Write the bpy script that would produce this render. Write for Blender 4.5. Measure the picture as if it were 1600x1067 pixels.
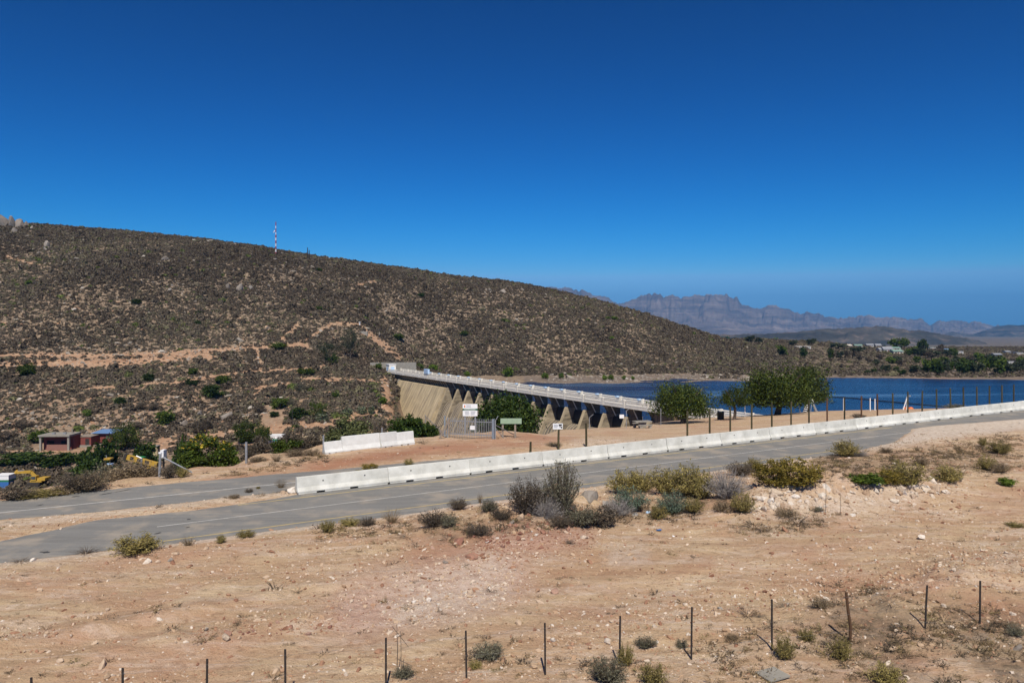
import bpy, bmesh, math, random
import numpy as np
from mathutils import Vector, Matrix

# ------------------------------------------------------------------ camera, sky, sun, exposure
for o in list(bpy.data.objects): bpy.data.objects.remove(o)
S = bpy.context.scene
COL = S.collection
F, YH, CZ = 1200.0, 515.0, 9.0            # focal length in photo pixels, horizon row, camera height over the road
cam = bpy.data.cameras.new("camera"); camo = bpy.data.objects.new("camera", cam); COL.objects.link(camo)
camo.location = (0, 0, CZ); camo.rotation_euler = (math.radians(90), 0, 0)
cam.sensor_width = 36; cam.lens = 36*F/1600; cam.shift_y = -18.5/1600
cam.clip_start = 0.1; cam.clip_end = 60000
S.camera = camo

SUN_EL, SUN_AZ = math.radians(52), math.radians(177)   # sun behind the camera
W = bpy.data.worlds.new("World"); S.world = W; W.use_nodes = True
nt = W.node_tree; nt.nodes.clear()
sky = nt.nodes.new('ShaderNodeTexSky'); sky.sky_type = 'NISHITA'; sky.sun_disc = False
sky.sun_elevation = SUN_EL; sky.sun_rotation = SUN_AZ
sky.altitude = 600; sky.air_density = 1.0; sky.dust_density = 0.0; sky.ozone_density = 5.0
hs = nt.nodes.new('ShaderNodeHueSaturation'); hs.inputs['Saturation'].default_value = 1.12; hs.inputs['Value'].default_value = .395
gm = nt.nodes.new('ShaderNodeGamma'); gm.inputs['Gamma'].default_value = 2.0
bg = nt.nodes.new('ShaderNodeBackground'); bg.inputs['Strength'].default_value = 0.08
wo = nt.nodes.new('ShaderNodeOutputWorld')
nt.links.new(sky.outputs[0], hs.inputs['Color']); tn = nt.nodes.new('ShaderNodeMix'); tn.data_type = 'RGBA'; tn.blend_type = 'MULTIPLY'; tn.inputs[0].default_value = 1; tn.inputs[7].default_value = (1.0, .945, .985, 1)
nt.links.new(hs.outputs[0], tn.inputs[6]); nt.links.new(tn.outputs[2], gm.inputs[0])
sp = nt.nodes.new('ShaderNodeSeparateColor'); cb = nt.nodes.new('ShaderNodeCombineColor'); pw = nt.nodes.new('ShaderNodeMath'); pw.operation = 'POWER'; pw.inputs[1].default_value = 2.15
gk = nt.nodes.new('ShaderNodeMath'); gk.operation = 'MULTIPLY'; gk.inputs[1].default_value = .60; nt.links.new(sp.outputs[2], gk.inputs[0])
gg = nt.nodes.new('ShaderNodeMath'); gg.operation = 'MINIMUM'; nt.links.new(sp.outputs[1], gg.inputs[0]); nt.links.new(gk.outputs[0], gg.inputs[1])
mn_ = nt.nodes.new('ShaderNodeMath'); mn_.operation = 'MINIMUM'; mg_ = nt.nodes.new('ShaderNodeMath'); mg_.operation = 'MULTIPLY'; mg_.inputs[1].default_value = .44; nt.links.new(gg.outputs[0], mg_.inputs[0]); nt.links.new(mg_.outputs[0], mn_.inputs[1])
ml = nt.nodes.new('ShaderNodeMath'); ml.operation = 'MULTIPLY'; ml.inputs[1].default_value = .225
nt.links.new(gm.outputs[0], sp.inputs[0]); nt.links.new(sp.outputs[0], pw.inputs[0]); nt.links.new(pw.outputs[0], ml.inputs[0]); nt.links.new(ml.outputs[0], mn_.inputs[0]); nt.links.new(mn_.outputs[0], cb.inputs[0])
nt.links.new(gg.outputs[0], cb.inputs[1]); nt.links.new(sp.outputs[2], cb.inputs[2]); nt.links.new(cb.outputs[0], bg.inputs['Color']); nt.links.new(bg.outputs[0], wo.inputs[0])

sl = bpy.data.lights.new("sun", 'SUN'); so = bpy.data.objects.new("sun", sl); COL.objects.link(so)
sl.energy = 4.6; sl.angle = math.radians(0.5); sl.color = (1.0, 0.93, 0.81)
so.rotation_euler = (math.radians(90)-SUN_EL, 0, math.radians(3))
so.location = (0, -50, 60)
S.view_settings.view_transform = 'Standard'; S.view_settings.look = 'None'
S.view_settings.exposure = 0.2; S.view_settings.gamma = 1.0; S.view_settings.use_curve_mapping = False
S.cycles.max_bounces = 5; S.cycles.diffuse_bounces = 2; S.cycles.glossy_bounces = 2
S.cycles.transmission_bounces = 2; S.cycles.transparent_max_bounces = 6; S.cycles.volume_bounces = 0
S.cycles.use_adaptive_sampling = True; S.cycles.adaptive_threshold = 0.02
S.cycles.use_denoising = True

rng = np.random.default_rng(7)
R = random.Random(11)

# ------------------------------------------------------------------ noise and terrain height
def _h(ix, iy, seed):
    v = np.sin(ix*127.1 + iy*311.7 + seed*74.7)*43758.5453
    return v - np.floor(v)
def vnoise(x, y, seed=0):
    ix = np.floor(x); iy = np.floor(y); fx = x-ix; fy = y-iy
    fx = fx*fx*(3-2*fx); fy = fy*fy*(3-2*fy)
    a = _h(ix, iy, seed); b = _h(ix+1, iy, seed); c = _h(ix, iy+1, seed); d = _h(ix+1, iy+1, seed)
    return (a*(1-fx)+b*fx)*(1-fy) + (c*(1-fx)+d*fx)*fy
def fbm(x, y, octv=4, seed=0):
    s = 0; a = .5; t = 0
    for k in range(octv):
        s = s + a*(vnoise(x, y, seed+k*3.1)-.5)*2; t += a; a *= .5
        x = x*2.03+13.7; y = y*2.03+7.9
    return s/t
def sstep(a, b, x):
    t = np.clip((x-a)/(b-a), 0, 1); return t*t*(3-2*t)

TX, TY = .866, .5                 # direction of the road
def ts(x, y): return TX*x+TY*y, -TY*x+TX*y
def xy(t, s): return TX*t-TY*s, TY*t+TX*s
def bench_rel(x, y):
    t, s = ts(x, y)
    return -8.93 + .0096*(np.clip(t, -60, 160)-10.7)
B = 'B'
# columns of the land's long profile: photo column -> (end of the flat bench, [(distance, height under the eye) ...]); strings give the height by photo row
OR1 = [(244, '573'), (248.5, '562'), (254, '555'), (257, '547')]
OR2 = [(247, '569'), (251.5, '559'), (257, '553'), (260, '546')]
OR3 = [(251, '559'), (255, '552'), (260, '548'), (263, '543')]
LAND = [
(-1500, 26, [(50,-20),(95,-31),(170,-29),(188,-28.5)]+OR1+[(620,'285'),(850,50),(1500,-20)]),
(-500, 34, [(58,-19),(105,-31),(172,-28.6),(186,-28)]+OR1+[(590,'318'),(800,30),(1400,-20)]),
(0, 43, [(62,-17),(105,-31),(150,-30.6),(172,-28.1),(184,-27.8)]+OR1+[(520,'360'),(740,15),(1300,-20)]),
(100, 44.5, [(63,-17),(108,-31),(150,-30.6),(172,-27.8),(184,-27.6)]+OR1+[(515,'364'),(740,15),(1300,-20)]),
(200, 46.5, [(65,-17),(110,-31),(150,-30.2),(174,-27.6),(186,-27.4)]+OR2+[(505,'371'),(740,15),(1300,-20)]),
(300, 50, [(68,-17),(112,-30),(150,-29.5),(176,-27),(188,-26.8)]+OR3+[(500,'378'),(740,12),(1300,-20)]),
(400, 55, [(72,-16.5),(115,-29),(150,-28.6),(180,-26.4),(190,-26),(235,'602'),(265,'552'),(490,'391'),(720,8),(1300,-20)]),
(500, 59, [(75,-16),(120,-28),(165,-27.6),(190,-26),(235,'602'),(265,'560'),(480,'407'),(700,4),(1300,-20)]),
(560, 61, [(77,-15),(125,-27.5),(175,-27),(200,-25.6),(238,'604'),(268,'568'),(477,'413'),(700,0),(1300,-20)]),
(600, 62, [(78,-15),(130,-27),(185,-26.6),(206,-25),(236,'605'),(258,'584'),(285,'562'),(475,'418'),(700,-3),(1300,-20)]),
(613, 62, [(80,-15),(130,-27),(190,-26.6),(208,-25.2),(234,-19.5),(248,-17),(264,-14.6),(288,'565'),(474,'421'),(700,-4),(1300,-20)]),
(627, 63, [(80,-16),(130,-27.5),(200,-28.5),(238,-27.5),(250,-23),(256,-21),(270,-17.5),(290,'572'),(473,'422'),(700,-4),(1300,-20)]),
(645, 63, [(80,-16),(130,-27.5),(205,-28.5),(236,-28),(248,-25),(256,-23),(272,-19.4),(300,'580'),(473,'424'),(700,-5),(1300,-20)]),
(690, 65, [(82,-16),(130,-28.5),(205,-28.5),(225,-25),(236,-23),(262,-22.6),(274,-19.4),(300,'585'),(470,'431'),(700,-8),(1300,-20)]),
(780, 67, [(82,-14),(125,-26.5),(190,-26),(210,-23.5),(262,-22.6),(276,-19.4),(300,'589'),(460,'441'),(700,-12),(1300,-20)]),
(870, 60, [(79,-10.3),(95,-13.5),(140,-21.5),(165,-23.5),(265,-22.6),(279,-19.4),(300,'590'),(450,'455'),(700,-16),(1300,-22)]),
(925, 60, [(85,-10.8),(100,-13.5),(138,-20.5),(160,-23.5),(266,-22.6),(281,-19.4),(300,'590'),(440,'469'),(700,-17),(1300,-22)]),
(977, 60, [(92,-11.5),(106,-13.9),(130,-18),(150,-22.5),(267,-22.6),(282,-19.4),(302,'590'),(430,'484'),(700,-18),(1300,-22)]),
(1030, 60, [(103,-12.3),(118,-14.6),(132,-18),(150,-22),(268,-22.6),(284,-19.4),(305,'590'),(430,'499'),(700,-19),(1300,-23)]),
(1090, 60, [(112,-12.9),(122,-14.4),(132,-18),(150,-22),(270,-22.6),(286,-19.4),(310,'589'),(435,'519'),(700,-20),(1300,-24)]),
(1170, 60, [(119,-13.4),(126,-15.4),(140,-21.5),(272,-22.6),(290,-19.4),(320,'582'),(400,'560'),(560,'529'),(900,-22),(1500,-30)]),
(1290, 64, [(125,-13.3),(131,-15.6),(145,-21.5),(290,-22.5),(318,-19.4),(345,'581'),(420,'562'),(590,'536'),(900,-24),(1500,-34)]),
(1390, 69, [(122,-12.9),(128,-15.6),(143,-21.5),(290,-22.5),(316,-19.4),(345,'581'),(420,'566'),(590,'545'),(700,-17),(900,-25),(1500,-40)]),
(1480, 74, [(117,-12.3),(124,-15.6),(138,-21.5),(280,-22.5),(308,-19.4),(345,-18.6),(450,-17.6),(600,-16.8),(780,-17.9),(1000,-25),(1700,-48)]),
(1600, 80, [(112,-11.8),(120,-15.6),(134,-21.5),(275,-22.5),(299,-19.4),(345,-18.9),(450,-18.6),(600,-18.2),(780,-18.3),(1000,-24),(1700,-48)]),
(2000, 105,[(120,-11.6),(130,-15.6),(145,-21.5),(270,-22.5),(296,-19.4),(345,-18.9),(450,-18.8),(600,-18.6),(780,-18.6),(1000,-24),(1700,-48)]),
(2800, 150,[(160,-10),(170,-15.6),(180,-21.5),(270,-22.5),(296,-19.4),(345,-18.9),(450,-18.8),(600,-18.6),(780,-18.6),(1000,-24),(1700,-48)]),
]
LD = np.linspace(math.log(10), math.log(40000), 900)
def pchip(xs, ys, q):
    h = np.diff(xs); d = np.diff(ys)/h; m = np.zeros(len(xs))
    for i in range(1, len(xs)-1):
        if d[i-1]*d[i] > 0:
            w1 = 2*h[i]+h[i-1]; w2 = h[i]+2*h[i-1]; m[i] = (w1+w2)/(w1/d[i-1]+w2/d[i])
    m[0] = d[0]; m[-1] = 0
    k = np.clip(np.searchsorted(xs, q)-1, 0, len(h)-1); t = np.clip((q-xs[k])/h[k], 0, 1)
    t2 = t*t; t3 = t2*t
    return (2*t3-3*t2+1)*ys[k] + (t3-2*t2+t)*h[k]*m[k] + (-2*t3+3*t2)*ys[k+1] + (t3-t2)*h[k]*m[k+1]
_cp = []; _tab = []
for px, de, st in LAND:
    u = (px-800)/F; D = np.exp(LD)
    bb = bench_rel(u*D, D)
    xs = [math.log(de)]; ys = [float(bench_rel(u*de, de))]
    for d, v in st:
        xs.append(math.log(d)); ys.append((YH-float(v))*d/F if isinstance(v, str) else v)
    xs += [math.log(3000), math.log(40000)]; ys += [-62 if px > 1000 else -40, -62]
    xs = np.array(xs); ys = np.array(ys)
    _cp.append(px); _tab.append(np.where(D < de, bb, pchip(xs, ys, LD)))
_cp = np.array(_cp, float)
PXG = np.arange(-1500, 2801, 5.)
TAB = np.zeros((len(PXG), len(LD)))
_T = np.array(_tab)
for j in range(len(LD)):
    TAB[:, j] = np.interp(PXG, _cp, _T[:, j])
K = np.ones(5)/5
Tp = np.pad(TAB, ((2, 2), (0, 0)), mode='edge')
TAB = sum(Tp[i:i+len(PXG)]*K[i] for i in range(5))
EDGE = lambda px: np.interp(px, _cp, [c[1] for c in LAND])

LOWT = 32.
def road_lo(t):  return np.interp(t, [-40, -6, 2, 12, 47, 54.4, 59, 62, 66, 77, 95, 140], [37, 36.2, 35.3, 34.8, 34.7, 35.9, 37.9, 39.5, 39.5, 37.9, 36.8, 36])
def road_hi(t):  return np.interp(t, [-40, -8, -2.5, -.7, 1.1, 5.5, 9.5, 13], [37.5, 38.4, 39.5, 40.3, 41.3, 40.9, 41.5, 42.5])
def low_lo(t):   return np.interp(t, [-40, -8, -2.8, 1, 9, 40], [45, 44.4, 43.9, 43.2, 43.0, 43.1])
def low_hi(t):   return np.interp(t, [-40, 6, 12, 22, 27, 33, 40], [48.9, 48.8, 48.3, 47.5, 46.9, 43.3, 43.2])
def road_inside(t, s):
    n = fbm(t*.55, s*.9, 3, 5)*.22 + fbm(t*.13, s*.4, 2, 9)*.16
    a = np.minimum(s-road_lo(t), road_hi(t)-s)+n
    b = np.minimum(s-low_lo(t), low_hi(t)-s)+n
    return np.maximum(a, b)
MOUNDS = [(855, 812, 4.2, 1.7, .75), (1250, 788, 5.0, 1.8, 1.05), (1370, 775, 4.5, 1.6, .6), (1120, 775, 6, 2.2, .35), (760, 838, 5, 2, .3), (1450, 765, 7, 2.5, .35), (1560, 935, 5, 2, .5), (650, 900, 7, 1.6, .2), (330, 1000, 4, .9, .22), (80, 1000, 6, .6, .2), (1450, 930, 8, 1., .22), (440, 766, 3, .9, .35), (380, 773, 3, .7, .2)]
_M = []
def bench_pt(px, py):
    u = (px-800)/F; v = (YH-py)/F
    D = (-8.93-.0096*10.7)/(v-.0096*(TX*u+TY)); return u*D, D
for px, py, a, b, h in MOUNDS:
    mx, my = bench_pt(px, py); _M.append((*ts(mx, my), a, b, h))

_RUTS = [[bench_pt(*q) for q in L] for L in ([(-60, 1008), (220, 990), (500, 978), (780, 950), (1000, 905), (1250, 850), (1480, 795), (1640, 762)], [(-60, 1040), (300, 1030), (640, 1012), (900, 985), (1150, 962), (1400, 930), (1640, 880)], [(-40, 930), (150, 918), (330, 905), (520, 905), (700, 890)])]
def ruts(x, y):
    out = np.zeros_like(x)
    for L in _RUTS:
        best = np.full_like(x, 99.)
        for (x0, y0), (x1, y1) in zip(L[:-1], L[1:]):
            dx, dy = x1-x0, y1-y0; q = np.hypot(dx, dy); k = ((x-x0)*dx+(y-y0)*dy)/(q*q); c = np.clip(k, 0, 1)
            d = np.hypot(x-x0-c*dx, y-y0-c*dy)*np.sign((x-x0)*dy-(y-y0)*dx+1e-9)
            best = np.where(np.abs(d) < np.abs(best), d, best)
        best = best+.25*fbm(x*.25, y*.25, 2, 55)
        for o in (-.85, .85):
            e = np.abs(best-o); out = out-.075*np.exp(-(e/.20)**2)+.04*np.exp(-((e-.42)/.16)**2)
    return out
def height(x, y):
    """height of the land over world zero; the road lies near zero"""
    x = np.asarray(x, float); y = np.asarray(y, float)
    D = np.maximum(y, 10.5); px = np.clip(800+F*x/D, -1495, 2790)
    fi = (px-PXG[0])/5; i = np.clip(fi.astype(int), 0, len(PXG)-2); fi = np.clip(fi-i, 0, 1)
    fj = (np.log(D)-LD[0])/(LD[1]-LD[0]); j = np.clip(fj.astype(int), 0, len(LD)-2); fj = np.clip(fj-j, 0, 1)
    z = (TAB[i, j]*(1-fi)+TAB[i+1, j]*fi)*(1-fj) + (TAB[i, j+1]*(1-fi)+TAB[i+1, j+1]*fi)*fj
    z = np.where(y < 30, bench_rel(x, y), z)
    t, s = ts(x, y)
    ed = EDGE(px)
    near = 1-sstep(0, 14, y-ed)                    # 1 on the bench
    d = road_inside(t, s)
    flat = sstep(-2.2, .2, d)
    rough = fbm(x*.09, y*.09, 3, 1)*.16 + fbm(t*.25, s*.7, 3, 2)*.09 + fbm(x*1.3, y*1.3, 4, 4)*.06
    for mt, ms, a, b, h in _M:
        rough = rough + h*np.exp(-((t-mt)/a)**2-((s-ms)/b)**2)*(1+.5*fbm(x*1.1, y*1.1, 3, 21))
    dz = near*((1-flat)*rough + .055*(1-2*sstep(-.35, .35, d)))
    if np.min(y) < 60: rough = rough+np.where((y < 60) & (y > 8), ruts(x, y), 0)*np.clip(.65+fbm(x*.4, y*.4, 2, 57), 0, 1)
    hill = sstep(15, 60, y-ed)*(1-sstep(900, 1500, y))
    side = 1-.55*sstep(1000, 1200, px)
    dz = dz + hill*side*(fbm(x*.022, y*.022, 3, 31)*1.3 + fbm(x*.11, y*.11, 3, 32)*.5*sstep(150, 200, y))*(1-.75*sstep(100, 130, y)*(1-sstep(185, 215, y)))
    return CZ + z + dz

def hit(px, py, d0=14, d1=1500, n=700):
    """first point of the land on the line of sight through a photo pixel"""
    u = (px-800)/F; v = (YH-py)/F
    D = np.exp(np.linspace(math.log(d0), math.log(d1), n))
    g = height(u*D, D)-(CZ+v*D)
    k = np.argmax(g > 0)
    if g[k] <= 0: k = n-1
    a, b = D[max(k-1, 0)], D[k]
    for _ in range(2):
        q = np.linspace(a, b, 40); kk = max(1, np.argmax(height(u*q, q)-(CZ+v*q) > 0)); a, b = q[kk-1], q[kk]
    return u*b, b, float(height(np.array([u*b]), np.array([b]))[0])
def gz(x, y): return float(height(np.array([x]), np.array([y]))[0])
def at(px, D):
    x = (px-800)/F*D; return x, D, gz(x, D)

# ------------------------------------------------------------------ object helpers
def link(o, parent=None):
    COL.objects.link(o)
    if parent is not None: o.parent = parent
    return o
def tag(o, label=None, cat=None, group=None, kind=None):
    if label: o['label'] = label
    if cat: o['category'] = cat
    if group: o['group'] = group
    if kind: o['kind'] = kind
    return o
def empty(name, loc=(0, 0, 0), rz=0, label=None, cat=None, group=None):
    o = bpy.data.objects.new(name, None); o.location = loc; o.rotation_euler = (0, 0, rz); o.empty_display_size = .2
    link(o); return tag(o, label, cat, group)
def mesh(name, vs, fs, mat=None, smooth=False):
    m = bpy.data.meshes.new(name)
    if isinstance(vs, np.ndarray) and isinstance(fs, np.ndarray):
        k = fs.shape[1]
        m.vertices.add(len(vs)); m.vertices.foreach_set('co', vs.astype(np.float32).ravel())
        m.loops.add(fs.size); m.loops.foreach_set('vertex_index', fs.astype(np.int32).ravel())
        m.polygons.add(len(fs)); m.polygons.foreach_set('loop_start', np.arange(0, fs.size, k, dtype=np.int32))
        m.polygons.foreach_set('loop_total', np.full(len(fs), k, dtype=np.int32))
        m.update(calc_edges=True); m.validate()
    else:
        m.from_pydata([tuple(v) for v in vs], [], [tuple(f) for f in fs]); m.update()
    if mat: m.materials.append(mat)
    if smooth: m.polygons.foreach_set('use_smooth', [True]*len(m.polygons))
    return m
def obj(name, me, parent=None, loc=(0, 0, 0), rot=(0, 0, 0), sc=(1, 1, 1)):
    o = bpy.data.objects.new(name, me); o.location = loc; o.rotation_euler = rot; o.scale = sc
    return link(o, parent)
class MB:
    """collects boxes, bars, prisms into one mesh"""
    def __init__(s): s.v = []; s.f = []
    def add(s, vs, fs):
        n = len(s.v); s.v += [tuple(v) for v in vs]; s.f += [tuple(i+n for i in f) for f in fs]; return s
    def box(s, x0, x1, y0, y1, z0, z1):
        return s.add([(x0,y0,z0),(x1,y0,z0),(x1,y1,z0),(x0,y1,z0),(x0,y0,z1),(x1,y0,z1),(x1,y1,z1),(x0,y1,z1)],
                     [(0,3,2,1),(4,5,6,7),(0,1,5,4),(1,2,6,5),(2,3,7,6),(3,0,4,7)])
    def bar(s, a, b, w, h=None, n=4):
        a = Vector(a); b = Vector(b); h = h or w; d = (b-a).normalized()
        up = Vector((0, 0, 1)) if abs(d.z) < .95 else Vector((0, 1, 0))
        r = d.cross(up).normalized(); q = r.cross(d).normalized()
        off = math.pi/4 if n == 4 else 0; k = math.sqrt(2) if n == 4 else 1
        ring = [(r*math.cos(off+2*math.pi*i/n)*w*.5*k, q*math.sin(off+2*math.pi*i/n)*h*.5*k) for i in range(n)]
        vs = [a+p+m for p, m in ring]+[b+p+m for p, m in ring]
        fs = [(i, (i+1) % n, n+(i+1) % n, n+i) for i in range(n)]+[tuple(range(n))[::-1], tuple(range(n, 2*n))]
        return s.add(vs, fs)
    def taper(s, pts, rads, n=6):
        base = len(s.v)
        for k, (p, r) in enumerate(zip(pts, rads)):
            p = Vector(p); d = (Vector(pts[min(k+1, len(pts)-1)])-Vector(pts[max(k-1, 0)])).normalized()
            up = Vector((1, 0, 0)) if abs(d.x) < .9 else Vector((0, 1, 0))
            a = d.cross(up).normalized(); b = d.cross(a)
            for i in range(n):
                q = p+a*math.cos(6.2832*i/n)*r+b*math.sin(6.2832*i/n)*r; s.v.append(tuple(q))
        for k in range(len(pts)-1):
            for i in range(n):
                s.f.append((base+k*n+i, base+k*n+(i+1) % n, base+(k+1)*n+(i+1) % n, base+(k+1)*n+i))
        s.f.append(tuple(base+(len(pts)-1)*n+i for i in range(n))); return s
    def prism(s, prof, a0, a1, axis='x'):
        """closed profile (p,q) swept along an axis"""
        n = len(prof)
        mk = {'x': lambda a, p, q: (a, p, q), 'y': lambda a, p, q: (p, a, q), 'z': lambda a, p, q: (p, q, a)}[axis]
        vs = [mk(a0, p, q) for p, q in prof]+[mk(a1, p, q) for p, q in prof]
        return s.add(vs, [(i, (i+1) % n, n+(i+1) % n, n+i) for i in range(n)]+[tuple(range(n))[::-1], tuple(range(n, 2*n))])
    def mesh(s, name, mat):
        m = mesh(name, s.v, s.f, mat)
        bm = bmesh.new(); bm.from_mesh(m); bmesh.ops.recalc_face_normals(bm, faces=bm.faces); bm.to_mesh(m); bm.free(); return m
    def obj(s, name, mat, parent=None, loc=(0, 0, 0), rot=(0, 0, 0)):
        return obj(name, s.mesh(name, mat), parent, loc, rot)
def copy_tree(o, parent=None):
    c = o.copy(); COL.objects.link(c)
    if parent is not None: c.parent = parent
    for ch in [q for q in o.children]: copy_tree(ch, c)
    return c
ORD = 'first second third fourth fifth sixth seventh eighth ninth tenth eleventh twelfth thirteenth fourteenth fifteenth sixteenth seventeenth eighteenth nineteenth twentieth twenty-first twenty-second twenty-third twenty-fourth twenty-fifth twenty-sixth'.split()

# ------------------------------------------------------------------ materials
def nodes(name):
    m = bpy.data.materials.new(name); m.use_nodes = True; t = m.node_tree
    p = t.nodes['Principled BSDF']; return m, t, p
def noise(t, vec, scale, detail=4, rough=.55, dist=0):
    n = t.nodes.new('ShaderNodeTexNoise'); n.inputs['Scale'].default_value = scale; n.inputs['Detail'].default_value = detail
    n.inputs['Roughness'].default_value = rough; n.inputs['Distortion'].default_value = dist
    if vec is not None: t.links.new(vec, n.inputs['Vector'])
    return n.outputs['Fac']
def ramp(t, fac, stops):
    n = t.nodes.new('ShaderNodeValToRGB'); e = n.color_ramp.elements
    while len(e) < len(stops): e.new(.5)
    for q, (p, c) in zip(e, stops):
        q.position = p; q.color = (*c, 1) if hasattr(c, '__len__') else (c, c, c, 1)
    t.links.new(fac, n.inputs[0]); return n.outputs[0]
def mixc(t, fac, a, b, mode='MIX'):
    n = t.nodes.new('ShaderNodeMix'); n.data_type = 'RGBA'; n.blend_type = mode
    for s, v in ((n.inputs[0], fac), (n.inputs[6], a), (n.inputs[7], b)):
        if hasattr(v, 'is_linked'): t.links.new(v, s)
        elif hasattr(v, '__len__'): s.default_value = (*v, 1)
        else: s.default_value = v
    return n.outputs[2]
def math_(t, op, a, b=None, clamp=False):
    n = t.nodes.new('ShaderNodeMath'); n.operation = op; n.use_clamp = clamp
    for s, v in zip(n.inputs, (a, b)):
        if v is None: continue
        if hasattr(v, 'is_linked'): t.links.new(v, s)
        else: s.default_value = v
    return n.outputs[0]
def bump(t, p, h, strength=.4, dist=.05):
    n = t.nodes.new('ShaderNodeBump'); n.inputs['Strength'].default_value = strength; n.inputs['Distance'].default_value = dist
    t.links.new(h, n.inputs['Height']); t.links.new(n.outputs[0], p.inputs['Normal']); return n
def objvec(t, scale=(1, 1, 1), world=False):
    """object coordinates shifted by a random amount per object"""
    tc = t.nodes.new('ShaderNodeTexCoord'); oi = t.nodes.new('ShaderNodeObjectInfo')
    m = t.nodes.new('ShaderNodeMapping'); m.inputs['Scale'].default_value = scale
    if world:
        g = t.nodes.new('ShaderNodeNewGeometry'); t.links.new(g.outputs['Position'], m.inputs['Vector']); return m.outputs[0]
    k = math_(t, 'MULTIPLY', oi.outputs['Random'], 57.)
    c = t.nodes.new('ShaderNodeCombineXYZ')
    for i in range(3): t.links.new(k, c.inputs[i])
    a = t.nodes.new('ShaderNodeVectorMath'); a.operation = 'ADD'
    t.links.new(tc.outputs['Object'], a.inputs[0]); t.links.new(c.outputs[0], a.inputs[1])
    t.links.new(a.outputs[0], m.inputs['Vector']); return m.outputs[0]
def simple(name, c1, c2=None, scale=3, rough=.8, bmp=.0, bdist=.02, metal=0, stretch=(1, 1, 1), var=0.):
    m, t, p = nodes(name)
    v = objvec(t, stretch)
    c2 = c2 or tuple(x*.8 for x in c1)
    f = noise(t, v, scale, 5, .6)
    col = ramp(t, f, [(.3, c2), (.7, c1)])
    if var:
        oi = t.nodes.new('ShaderNodeObjectInfo')
        b = math_(t, 'ADD', math_(t, 'MULTIPLY', oi.outputs['Random'], 2*var), 1-var)
        col = mixc(t, 1., col, b, 'MULTIPLY')
    t.links.new(col, p.inputs['Base Color']); p.inputs['Roughness'].default_value = rough; p.inputs['Metallic'].default_value = metal
    p.inputs['Specular IOR Level'].default_value = .25
    if bmp: bump(t, p, noise(t, v, scale*6, 4), bmp, bdist)
    return m
def leafmat(name, stops, var=.25, transl=.25):
    """leaf colour from a per-face noise and a per-object tint"""
    m, t, p = nodes(name)
    g = t.nodes.new('ShaderNodeNewGeometry'); oi = t.nodes.new('ShaderNodeObjectInfo')
    f = g.outputs['Random Per Island']
    col = ramp(t, f, stops)
    b = math_(t, 'ADD', math_(t, 'MULTIPLY', oi.outputs['Random'], 2*var), 1-var)
    col = mixc(t, 1., col, b, 'MULTIPLY')
    t.links.new(col, p.inputs['Base Color']); p.inputs['Roughness'].default_value = .65; p.inputs['Specular IOR Level'].default_value = .2
    tr = t.nodes.new('ShaderNodeBsdfTranslucent'); t.links.new(col, tr.inputs[0])
    mx = t.nodes.new('ShaderNodeMixShader'); mx.inputs[0].default_value = transl
    out = t.nodes['Material Output']
    t.links.new(p.outputs[0], mx.inputs[1]); t.links.new(tr.outputs[0], mx.inputs[2]); t.links.new(mx.outputs[0], out.inputs[0])
    return m
def tintmat(name, stops, rough=.85, jitter=.25):
    """colour by the instancer's 'tint' attribute, for scattered stuff"""
    m, t, p = nodes(name)
    a = t.nodes.new('ShaderNodeAttribute'); a.attribute_type = 'INSTANCER'; a.attribute_name = 'tint'
    g = t.nodes.new('ShaderNodeNewGeometry')
    col = ramp(t, a.outputs['Fac'], stops)
    b = math_(t, 'ADD', math_(t, 'MULTIPLY', g.outputs['Random Per Island'], 2*jitter), 1-jitter)
    col = mixc(t, 1., col, b, 'MULTIPLY')
    t.links.new(col, p.inputs['Base Color']); p.inputs['Roughness'].default_value = rough; p.inputs['Specular IOR Level'].default_value = .15
    return m

# ------------------------------------------------------------------ the land
def paint(px, py, pts, w, soft=.6):
    out = np.zeros_like(px)
    for (x0, y0), (x1, y1) in zip(pts[:-1], pts[1:]):
        dx, dy = x1-x0, y1-y0; L = dx*dx+dy*dy+1e-9
        k = np.clip(((px-x0)*dx+(py-y0)*dy)/L, 0, 1)
        d = np.hypot(px-x0-k*dx, py-y0-k*dy)
        out = np.maximum(out, 1-sstep(w*(1-soft), w*(1+soft), d))
    return out
HILLPATHS = [([(-80, 555), (60, 556), (130, 556), (200, 555), (330, 548), (400, 543), (480, 540)], 4),
    ([(-80, 571), (60, 569), (200, 566), (330, 556)], 7), ([(228, 600), (270, 598), (320, 590), (400, 580), (470, 577), (520, 573)], 3.2),
    ([(125, 608), (180, 604)], 2.2), ([(400, 548), (410, 580)], 4), ([(425, 545), (470, 536), (520, 505), (565, 507)], 2.6), ([(440, 530), (465, 508)], 3),
    ([(570, 518), (600, 540), (625, 558)], 6), ([(600, 590), (612, 660)], 9), ([(470, 592), (590, 596)], 4), ([(-40, 707), (60, 706), (180, 703), (300, 697), (420, 692)], 3.2),
    ([(420, 700), (520, 684), (620, 672)], 6), ([(250, 690), (330, 680), (520, 660), (600, 640)], 7), ([(400, 606), (470, 598)], 4), ([(10, 400), (60, 415)], 2), ([(560, 445), (590, 438)], 2),
    ([(1290, 579), (1340, 584), (1420, 588), (1500, 592)], 1.6), ([(1160, 545), (1240, 541)], 2.)]
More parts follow.
